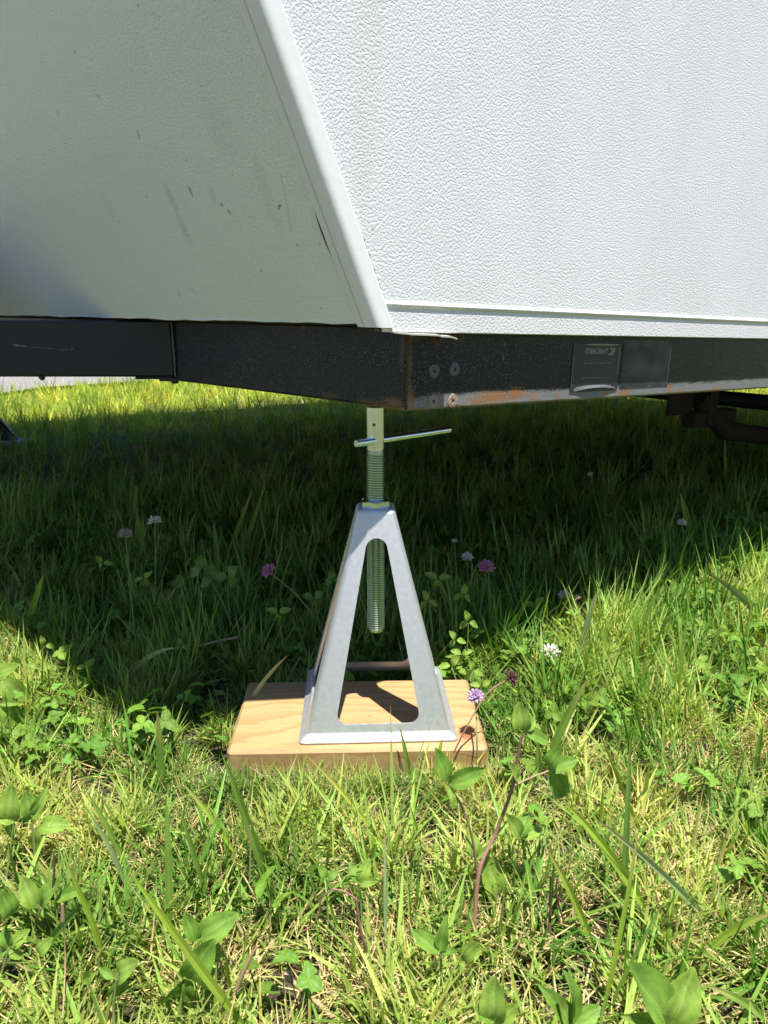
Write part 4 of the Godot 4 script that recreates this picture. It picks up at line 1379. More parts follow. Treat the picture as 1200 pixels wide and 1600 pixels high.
func placed_plants() -> void:
	# --- broad blades that stand out of the lawn
	broad_blade("broad_grass_blade", "upright broad green blade to the left of the pine board", Vector3(-0.2615, 0.0100, -0.7401), Vector3(-0.2540, 0.1160, -0.7401), 0.0095, 0.000, Color(0.20, 0.33, 0.06), "broad grass blades standing out of the lawn")
	broad_blade("broad_grass_blade", "broad blade leaning left in front of the board's left end", Vector3(-0.1102, 0.0100, -0.5861), Vector3(-0.1442, 0.1753, -0.5661), 0.0081, 0.004, Color(0.20, 0.33, 0.06), "broad grass blades standing out of the lawn")
	broad_blade("broad_grass_blade", "upright dark double blade in the middle of the left foreground", Vector3(-0.1964, 0.0100, -0.5473), Vector3(-0.1946, 0.1269, -0.5673), 0.0071, 0.000, Color(0.20, 0.33, 0.06), "broad grass blades standing out of the lawn")
	broad_blade("broad_grass_blade", "blade leaning left beside a pale dry one at the left", Vector3(-0.2530, 0.0100, -0.6072), Vector3(-0.2858, 0.1072, -0.6072), 0.0060, 0.004, Color(0.20, 0.33, 0.06), "broad grass blades standing out of the lawn")
	broad_blade("broad_grass_blade", "pale grey green dry blade leaning left in the left foreground", Vector3(-0.2477, 0.0100, -0.5861), Vector3(-0.2732, 0.1016, -0.5861), 0.0052, 0.004, Color(0.28, 0.37, 0.17), "broad grass blades standing out of the lawn")
	broad_blade("broad_grass_blade", "short curved green blade right of the upright dark double blade", Vector3(-0.1702, 0.0100, -0.5780), Vector3(-0.1886, 0.1084, -0.5680), 0.0057, 0.008, Color(0.20, 0.33, 0.06), "broad grass blades standing out of the lawn")
	broad_blade("broad_grass_blade", "slim arching green blade pointing up left below the board's left end", Vector3(-0.1551, 0.0100, -0.6369), Vector3(-0.2044, 0.0919, -0.6369), 0.0057, 0.006, Color(0.33, 0.46, 0.06), "broad grass blades standing out of the lawn")
	broad_blade("broad_grass_blade", "long bright green blade lying diagonally along the bottom left", Vector3(-0.1066, 0.0100, -0.4418), Vector3(-0.1808, 0.1787, -0.4118), 0.0074, 0.004, Color(0.33, 0.46, 0.06), "broad grass blades standing out of the lawn")
	broad_blade("broad_grass_blade", "yellowish slim blade leaning left just below the board's front edge", Vector3(0.0013, 0.0100, -0.6436), Vector3(-0.0786, 0.1211, -0.6436), 0.0051, 0.006, Color(0.46, 0.50, 0.09), "broad grass blades standing out of the lawn")
	broad_blade("broad_grass_blade", "thick pale stem lying flat in the grass below the board", Vector3(-0.1182, 0.0100, -0.6213), Vector3(-0.0389, 0.0131, -0.6213), 0.0055, 0.003, Color(0.52, 0.55, 0.23), "broad grass blades standing out of the lawn")
	broad_blade("broad_grass_blade", "tall dark green blade standing upright in the right foreground", Vector3(0.2146, 0.0100, -0.5365), Vector3(0.2244, 0.1832, -0.5865), 0.0058, 0.000, Color(0.13, 0.235, 0.045), "broad grass blades standing out of the lawn")
	broad_blade("broad_grass_blade", "broad bright blade lying diagonally across the right foreground", Vector3(0.2460, 0.0100, -0.5436), Vector3(0.1540, 0.1409, -0.5436), 0.0086, 0.010, Color(0.33, 0.46, 0.06), "broad grass blades standing out of the lawn")
	broad_blade("broad_grass_blade", "grey green blade with a brown end lying in the right foreground", Vector3(0.3011, 0.0100, -0.5365), Vector3(0.1751, 0.1284, -0.5365), 0.0064, 0.008, Color(0.28, 0.37, 0.17), "broad grass blades standing out of the lawn")
	broad_blade("broad_grass_blade", "thin yellow blade leaning left in the lawn right of the sprig", Vector3(0.2755, 0.0100, -0.6631), Vector3(0.2129, 0.1381, -0.6631), 0.0046, 0.004, Color(0.46, 0.50, 0.09), "broad grass blades standing out of the lawn")
	broad_blade("broad_grass_blade", "slender blade leaning right between the two bottom right clover plants", Vector3(0.1717, 0.0100, -0.4525), Vector3(0.2024, 0.1706, -0.4725), 0.0040, 0.004, Color(0.33, 0.46, 0.06), "broad grass blades standing out of the lawn")
	broad_blade("broad_grass_blade", "broad blade reaching in from the right edge near the bottom", Vector3(0.2776, 0.0100, -0.5112), Vector3(0.3206, 0.0738, -0.4912), 0.0076, 0.008, Color(0.33, 0.46, 0.06), "broad grass blades standing out of the lawn")
	broad_blade("broad_grass_blade", "broad blade running off the bottom right corner", Vector3(0.3049, 0.0100, -0.4418), Vector3(0.2439, 0.0550, -0.4418), 0.0074, 0.006, Color(0.20, 0.33, 0.06), "broad grass blades standing out of the lawn")
	broad_blade("broad_grass_blade", "yellow green blade bent over beside the dead brown stems", Vector3(0.1840, 0.0100, -0.5178), Vector3(0.1355, 0.1153, -0.5178), 0.0062, 0.006, Color(0.33, 0.46, 0.06), "broad grass blades standing out of the lawn")
	broad_blade("broad_grass_blade", "pale narrow blade standing upright below the board's middle", Vector3(0.0017, 0.0100, -0.5225), Vector3(0.0000, 0.1082, -0.5525), 0.0036, 0.000, Color(0.28, 0.37, 0.17), "broad grass blades standing out of the lawn")
	broad_blade("broad_grass_blade", "thin curved blade rising to the right near the bottom right clover", Vector3(0.1784, 0.0100, -0.4580), Vector3(0.2162, 0.1169, -0.4580), 0.0032, 0.006, Color(0.20, 0.33, 0.06), "broad grass blades standing out of the lawn")
	broad_blade("broad_grass_blade", "tall shaded blade left of the seed head in the trailer's shadow", Vector3(-0.6579, 0.0100, -1.8121), Vector3(-0.6418, 0.1388, -1.8321), 0.0162, 0.000, Color(0.20, 0.33, 0.06), "broad grass blades standing out of the lawn")
	broad_blade("broad_grass_blade", "shaded broad blade with a cut tip beside the white clover head", Vector3(-0.5534, 0.0100, -1.5765), Vector3(-0.5523, 0.1268, -1.5765), 0.0156, 0.000, Color(0.20, 0.33, 0.06), "broad grass blades standing out of the lawn")
	broad_blade("broad_grass_blade", "short blunt shaded blade between white and pink clover heads", Vector3(-0.4665, 0.0100, -1.6484), Vector3(-0.4621, 0.0751, -1.6484), 0.0147, 0.000, Color(0.20, 0.33, 0.06), "broad grass blades standing out of the lawn")
	broad_blade("broad_grass_blade", "upright shaded blade rising through the pale marked clover leaves", Vector3(-0.3549, 0.0100, -1.4687), Vector3(-0.3540, 0.1425, -1.4687), 0.0131, 0.000, Color(0.20, 0.33, 0.06), "broad grass blades standing out of the lawn")
	broad_blade("broad_grass_blade", "long shaded blade leaning right behind the pale marked clover", Vector3(-0.3640, 0.0100, -1.5765), Vector3(-0.2860, 0.1926, -1.5465), 0.0125, 0.000, Color(0.20, 0.33, 0.06), "broad grass blades standing out of the lawn")
	broad_blade("broad_grass_blade", "longest shaded blade leaning right towards the jack", Vector3(-0.3347, 0.0100, -1.5765), Vector3(-0.2501, 0.2105, -1.5365), 0.0125, 0.000, Color(0.20, 0.33, 0.06), "broad grass blades standing out of the lawn")
	broad_blade("broad_grass_blade", "shaded blade leaning left behind the pale marked clover", Vector3(-0.3847, 0.0100, -1.6738), Vector3(-0.4368, 0.0935, -1.6738), 0.0133, 0.000, Color(0.20, 0.33, 0.06), "broad grass blades standing out of the lawn")
	broad_blade("broad_grass_blade", "sunlit blade at the shadow edge near the left border", Vector3(-0.6412, 0.0100, -1.1995), Vector3(-0.5963, 0.1188, -1.1995), 0.0119, 0.000, Color(0.33, 0.46, 0.06), "broad grass blades standing out of the lawn")
	broad_blade("broad_grass_blade", "long pale blade arching over the shadow edge at the left", Vector3(-0.3970, 0.0100, -1.0015), Vector3(-0.3124, 0.0735, -1.0015), 0.0089, 0.014, Color(0.52, 0.55, 0.23), "broad grass blades standing out of the lawn")
	broad_blade("broad_grass_blade", "long pale blade arching up in front of the board's left rear corner", Vector3(-0.1992, 0.0100, -0.8964), Vector3(-0.1350, 0.1016, -0.9164), 0.0071, 0.008, Color(0.52, 0.55, 0.23), "broad grass blades standing out of the lawn")
	broad_blade("broad_grass_blade", "bright blade tip catching the sun at the shadow edge on the right", Vector3(0.7896, 0.0100, -1.7713), Vector3(0.7429, 0.1307, -1.7713), 0.0176, 0.000, Color(0.33, 0.46, 0.06), "broad grass blades standing out of the lawn")
	broad_blade("broad_grass_blade", "broad grey green blade standing in the sun right of the faded clover", Vector3(0.2995, 0.0100, -1.0286), Vector3(0.3153, 0.1511, -1.0286), 0.0133, 0.003, Color(0.28, 0.37, 0.17), "broad grass blades standing out of the lawn")
	broad_blade("broad_grass_blade", "narrow blade leaning right in the sunny grass behind the board", Vector3(0.4189, 0.0100, -1.1330), Vector3(0.4584, 0.1083, -1.1330), 0.0101, 0.000, Color(0.20, 0.33, 0.06), "broad grass blades standing out of the lawn")
	broad_blade("broad_grass_blade", "pale broad blade lying in the sun near the right border", Vector3(0.6927, 0.0100, -1.1995), Vector3(0.5716, 0.1188, -1.1995), 0.0166, 0.010, Color(0.28, 0.37, 0.17), "broad grass blades standing out of the lawn")
	broad_blade("broad_grass_blade", "wide blade with shaded side in the sun right of the dried clover head", Vector3(0.2042, 0.0100, -0.7980), Vector3(0.2466, 0.1243, -0.7980), 0.0111, 0.006, Color(0.20, 0.33, 0.06), "broad grass blades standing out of the lawn")
	broad_blade("broad_grass_blade", "upright blade in front of the board's right end", Vector3(0.1844, 0.0100, -0.7524), Vector3(0.1817, 0.0742, -0.7524), 0.0075, 0.000, Color(0.20, 0.33, 0.06), "broad grass blades standing out of the lawn")
	broad_blade("broad_grass_blade", "yellow green blade at the board's front right corner", Vector3(0.0618, 0.0100, -0.7649), Vector3(0.0669, 0.0664, -0.7649), 0.0068, 0.000, Color(0.46, 0.50, 0.09), "broad grass blades standing out of the lawn")
	broad_blade("broad_grass_blade", "thin arched blade rising over the jack's front flange", Vector3(0.0309, 0.0100, -0.7649), Vector3(0.0197, 0.0791, -0.7649), 0.0053, 0.004, Color(0.20, 0.33, 0.06), "broad grass blades standing out of the lawn")
	broad_blade("broad_grass_blade", "slim blade standing by the stub of a dead stem at far right", Vector3(0.4481, 0.0100, -0.7649), Vector3(0.4447, 0.0834, -0.7649), 0.0068, 0.000, Color(0.20, 0.33, 0.06), "broad grass blades standing out of the lawn")
	broad_blade("broad_grass_blade", "dark broad blade leaning right near the lower left corner", Vector3(-0.2974, 0.0100, -0.5059), Vector3(-0.2406, 0.0823, -0.5059), 0.0065, 0.006, Color(0.13, 0.235, 0.045), "broad grass blades standing out of the lawn")
	broad_blade("broad_grass_blade", "bright blade crossing the dark clover leaves at the lower left", Vector3(-0.2395, 0.0100, -0.5059), Vector3(-0.2560, 0.1222, -0.4959), 0.0050, 0.004, Color(0.33, 0.46, 0.06), "broad grass blades standing out of the lawn")
	broad_blade("broad_grass_blade", "tall thin shaded blade standing under the trailer at right", Vector3(1.1385, 0.0100, -2.3424), Vector3(1.1024, 0.1915, -2.3424), 0.0116, 0.000, Color(0.20, 0.33, 0.06), "broad grass blades standing out of the lawn")
	# --- clover plants with leaves large enough to tell apart
	var t: Node3D
	t = sprig("red_clover", "tall red clover sprig with a reddish branching stem right of the board", "clover", "clover plants among the grass", Vector3(0.0796, 0.0050, -0.5254))
	leaf_scale = 1.00
	stalk(t, [Vector3(0.0803, 0.0004, -0.5300), Vector3(0.0855, 0.0598, -0.5500), Vector3(0.1030, 0.0877, -0.5700), Vector3(0.1156, 0.1336, -0.5700), Vector3(0.1205, 0.1773, -0.5700), Vector3(0.1234, 0.1894, -0.5700)], 0.0022, 0.0012, M.stem_red)
	stalk(t, [Vector3(0.1173, 0.1362, -0.5700), Vector3(0.1324, 0.1448, -0.5700), Vector3(0.1476, 0.1514, -0.5700)], 0.0012, 0.0008, M.stem_tan)
	stalk(t, [Vector3(0.0876, 0.0353, -0.5700), Vector3(0.0814, 0.0809, -0.5700), Vector3(0.0711, 0.1136, -0.5700), Vector3(0.0571, 0.1389, -0.5700)], 0.0013, 0.0008, M.stem_red)
	stalk(t, [Vector3(0.0978, -0.0081, -0.5300), Vector3(0.1068, -0.0119, -0.5700), Vector3(0.1108, 0.0115, -0.5700)], 0.0013, 0.0009, M.stem_tan)
	stalk(t, [Vector3(0.1133, 0.0122, -0.5600), Vector3(0.1213, 0.0459, -0.5700), Vector3(0.1256, 0.0809, -0.5700)], 0.0009, 0.0007, M.stem)
	leaf(t, Vector3(0.0565, 0.1402, -0.5700), Vector3(0.0482, 0.1747, -0.5671), 0, M.leaf_dark, Vector3(0.35, 0.87, 0.77))
	leaf(t, Vector3(0.0577, 0.1376, -0.5700), Vector3(0.0886, 0.1566, -0.5642), 0, M.leaf_dark, Vector3(0.53, 0.56, 0.56))
	leaf(t, Vector3(0.0566, 0.1376, -0.5700), Vector3(0.0640, 0.1215, -0.5594), 3, M.leaf, Vector3(0.27, 0.91, 0.40))
	leaf(t, Vector3(0.1482, 0.1514, -0.5700), Vector3(0.1728, 0.1632, -0.5707), 2, M.leaf_dark, Vector3(-0.12, 0.77, 0.61))
	leaf(t, Vector3(0.1470, 0.1507, -0.5700), Vector3(0.1719, 0.1131, -0.5817), 0, M.leaf_dark, Vector3(-0.14, 0.66, 0.76))
	leaf(t, Vector3(0.1480, 0.1533, -0.5700), Vector3(0.1508, 0.1781, -0.5636), 1, M.leaf_dark, Vector3(-0.20, 0.87, 0.41))
	leaf(t, Vector3(0.1234, 0.1894, -0.5700), Vector3(0.1176, 0.2167, -0.5672), 1, M.leaf, Vector3(-0.23, 0.55, 0.74))
	leaf(t, Vector3(0.1245, 0.1894, -0.5700), Vector3(0.1505, 0.1774, -0.5770), 0, M.leaf_dark, Vector3(-0.15, 0.94, 0.74))
	leaf(t, Vector3(0.1233, 0.1906, -0.5700), Vector3(0.1111, 0.2041, -0.5751), 3, M.leaf, Vector3(0.56, 0.77, 0.66))
	leaf(t, Vector3(0.1255, 0.1919, -0.5700), Vector3(0.1355, 0.2016, -0.5771), 1, M.leaf_dark, Vector3(0.54, 0.83, 0.78))
	leaf(t, Vector3(0.1250, 0.0822, -0.5700), Vector3(0.1133, 0.1113, -0.5606), 0, M.leaf, Vector3(-0.07, 0.69, 0.42))
	leaf(t, Vector3(0.1262, 0.0822, -0.5700), Vector3(0.1321, 0.1017, -0.5785), 1, M.leaf_dark, Vector3(-0.29, 0.67, 0.62))
	leaf(t, Vector3(0.1274, 0.0809, -0.5700), Vector3(0.1487, 0.0839, -0.5819), 0, M.leaf, Vector3(0.29, 0.69, 0.49))
	leaf(t, Vector3(0.1102, 0.0115, -0.5700), Vector3(0.1012, 0.0581, -0.5624), 1, M.leaf, Vector3(0.11, 0.68, 0.57))
	leaf(t, Vector3(0.1126, 0.0115, -0.5700), Vector3(0.1424, 0.0232, -0.5651), 1, M.leaf, Vector3(-0.30, 0.94, 0.36))
	leaf(t, Vector3(0.1102, 0.0100, -0.5700), Vector3(0.1153, -0.0194, -0.5640), 0, M.leaf_dark, Vector3(0.45, 0.56, 0.70))
	leaf(t, Vector3(0.0844, 0.0600, -0.5700), Vector3(0.0816, 0.0852, -0.5732), 1, M.leaf, Vector3(0.20, 0.55, 0.37))
	leaf(t, Vector3(0.0879, 0.0614, -0.5700), Vector3(0.1020, 0.0642, -0.5777), 1, M.leaf_pale, Vector3(0.56, 0.63, 0.69))
	leaf(t, Vector3(0.1188, 0.1402, -0.5700), Vector3(0.1193, 0.1629, -0.5597), 1, M.leaf, Vector3(0.54, 0.69, 0.51))
	t = sprig("red_clover", "large pale green clover leaf pair filling the bottom right corner", "clover", "clover plants among the grass", Vector3(0.1976, 0.0050, -0.3984))
	leaf_scale = 0.84
	stalk(t, [Vector3(0.1977, 0.0000, -0.3864), Vector3(0.2000, 0.0303, -0.3944), Vector3(0.1972, 0.0654, -0.3984)], 0.0016, 0.0014, M.stem)
	leaf(t, Vector3(0.1972, 0.0654, -0.3984), Vector3(0.1654, 0.1386, -0.3864), 0, M.leaf_dark, Vector3(0.60, 0.60, 0.60))
	leaf(t, Vector3(0.1990, 0.0654, -0.3984), Vector3(0.2171, 0.1117, -0.3984), 1, M.leaf, Vector3(0.00, 0.60, 0.90))
	leaf(t, Vector3(0.1965, 0.0642, -0.3984), Vector3(0.1626, 0.0956, -0.3784), 3, M.leaf_pale, Vector3(-0.26, 0.69, 0.62))
	t = sprig("red_clover", "clover plant with upright blue green leaves at the bottom edge right of centre", "clover", "clover plants among the grass", Vector3(0.1309, 0.0050, -0.4004))
	leaf_scale = 0.84
	stalk(t, [Vector3(0.1317, -0.0000, -0.3884), Vector3(0.1309, 0.0303, -0.3964), Vector3(0.1308, 0.0653, -0.4004)], 0.0014, 0.0012, M.stem)
	leaf(t, Vector3(0.1299, 0.0653, -0.4004), Vector3(0.1101, 0.1063, -0.3920), 3, M.leaf_dark, Vector3(-0.05, 0.62, 0.39))
	leaf(t, Vector3(0.1313, 0.0653, -0.4004), Vector3(0.1330, 0.1123, -0.4004), 3, M.leaf_dark, Vector3(0.80, 0.40, 0.60))
	leaf(t, Vector3(0.1326, 0.0653, -0.4004), Vector3(0.1559, 0.0774, -0.4036), 1, M.leaf_dark, Vector3(-0.20, 0.57, 0.79))
	leaf(t, Vector3(0.1300, 0.0641, -0.4004), Vector3(0.1205, 0.0973, -0.3919), 0, M.leaf, Vector3(0.16, 0.71, 0.46))
	t = sprig("red_clover", "rounded clover leaves at the bottom edge below the board's right end", "clover", "clover plants among the grass", Vector3(0.0791, 0.0050, -0.4088))
	leaf_scale = 0.84
	stalk(t, [Vector3(0.0707, 0.0000, -0.3968), Vector3(0.0778, 0.0252, -0.4048), Vector3(0.0796, 0.0553, -0.4088)], 0.0014, 0.0012, M.stem)
	leaf(t, Vector3(0.0786, 0.0564, -0.4088), Vector3(0.0751, 0.0954, -0.4069), 1, M.leaf, Vector3(-0.32, 0.75, 0.73))
	leaf(t, Vector3(0.0801, 0.0553, -0.4088), Vector3(0.0920, 0.0788, -0.4023), 1, M.leaf, Vector3(-0.23, 0.84, 0.78))
	leaf(t, Vector3(0.0778, 0.0553, -0.4088), Vector3(0.0627, 0.0726, -0.4097), 0, M.leaf_dark, Vector3(0.25, 0.87, 0.40))
	leaf(t, Vector3(0.0801, 0.0530, -0.4088), Vector3(0.0921, 0.0476, -0.4104), 1, M.leaf_dark, Vector3(0.06, 0.61, 0.73))
	t = sprig("red_clover", "small clover plant with one yellow leaf left of the reddish sprig", "clover", "clover plants among the grass", Vector3(0.0538, 0.0050, -0.4713))
	leaf_scale = 0.84
	stalk(t, [Vector3(0.0448, 0.0000, -0.4593), Vector3(0.0465, 0.0247, -0.4673), Vector3(0.0450, 0.0538, -0.4713)], 0.0012, 0.0009, M.stem)
	leaf(t, Vector3(0.0440, 0.0538, -0.4713), Vector3(0.0189, 0.0752, -0.4754), 0, M.leaf_dark, Vector3(0.11, 0.67, 0.53))
	leaf(t, Vector3(0.0450, 0.0550, -0.4713), Vector3(0.0489, 0.0887, -0.4722), 3, M.leaf_dark, Vector3(-0.21, 0.70, 0.79))
	leaf(t, Vector3(0.0460, 0.0538, -0.4713), Vector3(0.0575, 0.0665, -0.4613), 0, M.leaf_dark, Vector3(0.56, 0.80, 0.57))
	leaf(t, Vector3(0.0626, 0.0462, -0.4713), Vector3(0.0713, 0.0684, -0.4642), 1, M.leaf_pale, Vector3(-0.03, 0.59, 0.47))
	leaf(t, Vector3(0.0626, 0.0450, -0.4713), Vector3(0.0597, 0.0400, -0.4618), 1, M.leaf_pale, Vector3(0.39, 0.90, 0.51))
	leaf(t, Vector3(0.0626, 0.0462, -0.4713), Vector3(0.0798, 0.0553, -0.4722), 1, M.leaf_pale, Vector3(0.40, 0.86, 0.66))
	t = sprig("red_clover", "big leafy clover clump at the left edge beside the dry lawn", "clover", "clover plants among the grass", Vector3(-0.3564, 0.0050, -0.6213))
	leaf_scale = 0.84
	stalk(t, [Vector3(-0.3484, 0.0000, -0.6093), Vector3(-0.3504, 0.0275, -0.6173), Vector3(-0.3514, 0.0583, -0.6213)], 0.0016, 0.0011, M.stem)
	stalk(t, [Vector3(-0.3790, 0.0000, -0.6093), Vector3(-0.3750, 0.0275, -0.6173), Vector3(-0.3693, 0.0583, -0.6213)], 0.0014, 0.0010, M.stem)
	leaf(t, Vector3(-0.3693, 0.0583, -0.6213), Vector3(-0.3730, 0.1044, -0.6181), 1, M.leaf, Vector3(-0.11, 0.82, 0.56))
	leaf(t, Vector3(-0.3693, 0.0583, -0.6213), Vector3(-0.3862, 0.0733, -0.6161), 1, M.leaf, Vector3(0.43, 0.81, 0.71))
	leaf(t, Vector3(-0.3695, 0.0560, -0.6213), Vector3(-0.3830, 0.0222, -0.6241), 1, M.leaf, Vector3(-0.02, 0.81, 0.68))
	leaf(t, Vector3(-0.3507, 0.0635, -0.6213), Vector3(-0.3510, 0.0971, -0.6172), 1, M.leaf_dark, Vector3(0.44, 0.69, 0.73))
	leaf(t, Vector3(-0.3509, 0.0620, -0.6213), Vector3(-0.3335, 0.0969, -0.6257), 3, M.leaf, Vector3(0.48, 0.83, 0.79))
	leaf(t, Vector3(-0.3509, 0.0620, -0.6213), Vector3(-0.3691, 0.0603, -0.6216), 0, M.leaf_dark, Vector3(0.56, 0.76, 0.59))
	leaf(t, Vector3(-0.3443, 0.0531, -0.6213), Vector3(-0.3102, 0.0632, -0.6159), 1, M.leaf, Vector3(-0.19, 0.88, 0.77))
	leaf(t, Vector3(-0.3458, 0.0516, -0.6213), Vector3(-0.3534, 0.0163, -0.6175), 0, M.leaf, Vector3(0.10, 0.83, 0.67))
	leaf(t, Vector3(-0.3456, 0.0531, -0.6213), Vector3(-0.3357, 0.0438, -0.6255), 2, M.leaf, Vector3(0.34, 0.62, 0.70))
	leaf(t, Vector3(-0.3675, 0.0321, -0.6213), Vector3(-0.3825, 0.0206, -0.6124), 1, M.leaf, Vector3(0.20, 0.82, 0.54))
	t = sprig("red_clover", "clover with one round and one dark folded leaf left of the long bright blade", "clover", "clover plants among the grass", Vector3(-0.2978, 0.0050, -0.5287))
	leaf_scale = 0.84
	stalk(t, [Vector3(-0.3111, 0.0000, -0.5167), Vector3(-0.3099, 0.0195, -0.5247), Vector3(-0.3017, 0.0430, -0.5287)], 0.0012, 0.0009, M.stem)
	stalk(t, [Vector3(-0.2885, 0.0000, -0.5167), Vector3(-0.2879, 0.0236, -0.5247), Vector3(-0.2873, 0.0511, -0.5287)], 0.0009, 0.0008, M.stem)
	leaf(t, Vector3(-0.3028, 0.0430, -0.5287), Vector3(-0.3177, 0.0759, -0.5262), 1, M.leaf, Vector3(-0.14, 0.82, 0.63))
	leaf(t, Vector3(-0.3004, 0.0443, -0.5287), Vector3(-0.2858, 0.0812, -0.5232), 1, M.leaf_dark, Vector3(-0.31, 0.74, 0.45))
	leaf(t, Vector3(-0.2873, 0.0511, -0.5287), Vector3(-0.2570, 0.0676, -0.5260), 3, M.leaf_dark, Vector3(-0.30, 0.60, 0.49))
	leaf(t, Vector3(-0.3007, 0.0416, -0.5287), Vector3(-0.2908, 0.0322, -0.5243), 1, M.leaf, Vector3(-0.18, 0.63, 0.37))
	t = sprig("red_clover", "dark clover leaves at the left edge in the lower left corner", "clover", "clover plants among the grass", Vector3(-0.3064, 0.0050, -0.4909))
	leaf_scale = 0.84
	stalk(t, [Vector3(-0.3216, -0.0000, -0.4789), Vector3(-0.3185, 0.0165, -0.4869), Vector3(-0.3116, 0.0375, -0.4909)], 0.0012, 0.0009, M.stem)
	leaf(t, Vector3(-0.3114, 0.0388, -0.4909), Vector3(-0.3155, 0.0587, -0.4916), 1, M.leaf_dark, Vector3(-0.09, 0.71, 0.40))
	leaf(t, Vector3(-0.3104, 0.0388, -0.4909), Vector3(-0.2947, 0.0545, -0.4933), 1, M.leaf, Vector3(0.44, 0.70, 0.37))
	leaf(t, Vector3(-0.3118, 0.0362, -0.4909), Vector3(-0.2979, 0.0280, -0.4887), 1, M.leaf, Vector3(0.23, 0.59, 0.60))
	leaf(t, Vector3(-0.2879, 0.0309, -0.4909), Vector3(-0.2764, 0.0496, -0.4891), 1, M.leaf, Vector3(-0.03, 0.78, 0.78))
	leaf(t, Vector3(-0.3128, 0.0362, -0.4909), Vector3(-0.3341, 0.0255, -0.4962), 1, M.leaf_dark, Vector3(0.43, 0.72, 0.72))
	leaf(t, Vector3(-0.3041, 0.0708, -0.4909), Vector3(-0.3036, 0.0995, -0.4829), 1, M.leaf_dark, Vector3(0.26, 0.70, 0.41))
	t = sprig("red_clover", "clover with a large pointed leaf in the lower left foreground", "clover", "clover plants among the grass", Vector3(-0.1508, 0.0050, -0.4816))
	leaf_scale = 0.84
	stalk(t, [Vector3(-0.1422, 0.0000, -0.4696), Vector3(-0.1444, 0.0252, -0.4776), Vector3(-0.1513, 0.0546, -0.4816)], 0.0013, 0.0009, M.stem)
	leaf(t, Vector3(-0.1518, 0.0546, -0.4816), Vector3(-0.1605, 0.0864, -0.4797), 0, M.leaf_dark, Vector3(0.23, 0.69, 0.75))
	leaf(t, Vector3(-0.1507, 0.0558, -0.4816), Vector3(-0.1172, 0.0822, -0.4816), 1, M.leaf_dark, Vector3(-0.10, 0.60, 0.80))
	leaf(t, Vector3(-0.1498, 0.0546, -0.4816), Vector3(-0.1276, 0.0367, -0.4804), 0, M.leaf, Vector3(0.23, 0.61, 0.63))
	t = sprig("red_clover", "dark broad clover leaves at the bottom below the large pointed leaf", "clover", "clover plants among the grass", Vector3(-0.1556, 0.0050, -0.4545))
	leaf_scale = 0.84
	stalk(t, [Vector3(-0.1606, 0.0000, -0.4425), Vector3(-0.1598, 0.0201, -0.4505), Vector3(-0.1551, 0.0448, -0.4545)], 0.0013, 0.0009, M.stem)
	leaf(t, Vector3(-0.1546, 0.0454, -0.4545), Vector3(-0.1277, 0.0827, -0.4466), 1, M.leaf_dark, Vector3(0.57, 0.70, 0.78))
	leaf(t, Vector3(-0.1557, 0.0442, -0.4545), Vector3(-0.1728, -0.0017, -0.4569), 1, M.leaf_dark, Vector3(0.52, 0.79, 0.47))
	leaf(t, Vector3(-0.1566, 0.0454, -0.4545), Vector3(-0.1519, 0.0157, -0.4558), 0, M.leaf_dark, Vector3(0.58, 0.75, 0.54))
	t = sprig("red_clover", "grey green clover leaves at the bottom left under the bright blade", "clover", "clover plants among the grass", Vector3(-0.2112, 0.0050, -0.4522))
	leaf_scale = 0.84
	stalk(t, [Vector3(-0.2079, 0.0000, -0.4402), Vector3(-0.2109, 0.0216, -0.4482), Vector3(-0.2074, 0.0478, -0.4522)], 0.0012, 0.0009, M.stem)
	leaf(t, Vector3(-0.2074, 0.0478, -0.4522), Vector3(-0.2078, 0.0137, -0.4558), 1, M.leaf_dark, Vector3(0.24, 0.73, 0.48))
	leaf(t, Vector3(-0.2063, 0.0491, -0.4522), Vector3(-0.1907, 0.0763, -0.4425), 1, M.leaf, Vector3(0.39, 0.88, 0.36))
	leaf(t, Vector3(-0.2083, 0.0491, -0.4522), Vector3(-0.2222, 0.0599, -0.4524), 0, M.leaf_dark, Vector3(0.16, 0.66, 0.77))
	leaf(t, Vector3(-0.2227, 0.0540, -0.4522), Vector3(-0.2410, 0.0382, -0.4565), 0, M.leaf, Vector3(0.39, 0.65, 0.47))
	t = sprig("red_clover", "leafy clover with upright leaves below the board's left half", "clover", "clover plants among the grass", Vector3(-0.0335, 0.0050, -0.5406))
	leaf_scale = 0.84
	stalk(t, [Vector3(-0.0193, -0.0000, -0.5286), Vector3(-0.0201, 0.0271, -0.5366), Vector3(-0.0222, 0.0578, -0.5406)], 0.0011, 0.0008, M.stem)
	stalk(t, [Vector3(-0.0452, -0.0000, -0.5286), Vector3(-0.0504, 0.0292, -0.5366), Vector3(-0.0501, 0.0619, -0.5406)], 0.0009, 0.0007, M.stem)
	leaf(t, Vector3(-0.0228, 0.0578, -0.5406), Vector3(-0.0297, 0.0755, -0.5475), 1, M.leaf_dark, Vector3(0.37, 0.67, 0.59))
	leaf(t, Vector3(-0.0217, 0.0578, -0.5406), Vector3(-0.0045, 0.0692, -0.5308), 0, M.leaf, Vector3(-0.03, 0.67, 0.59))
	leaf(t, Vector3(-0.0216, 0.0592, -0.5406), Vector3(-0.0125, 0.0812, -0.5448), 1, M.leaf, Vector3(0.09, 0.69, 0.69))
	leaf(t, Vector3(-0.0512, 0.0632, -0.5406), Vector3(-0.0563, 0.0785, -0.5385), 1, M.leaf_dark, Vector3(0.21, 0.56, 0.46))
	leaf(t, Vector3(-0.0501, 0.0619, -0.5406), Vector3(-0.0397, 0.0722, -0.5411), 1, M.leaf_dark, Vector3(0.08, 0.92, 0.75))
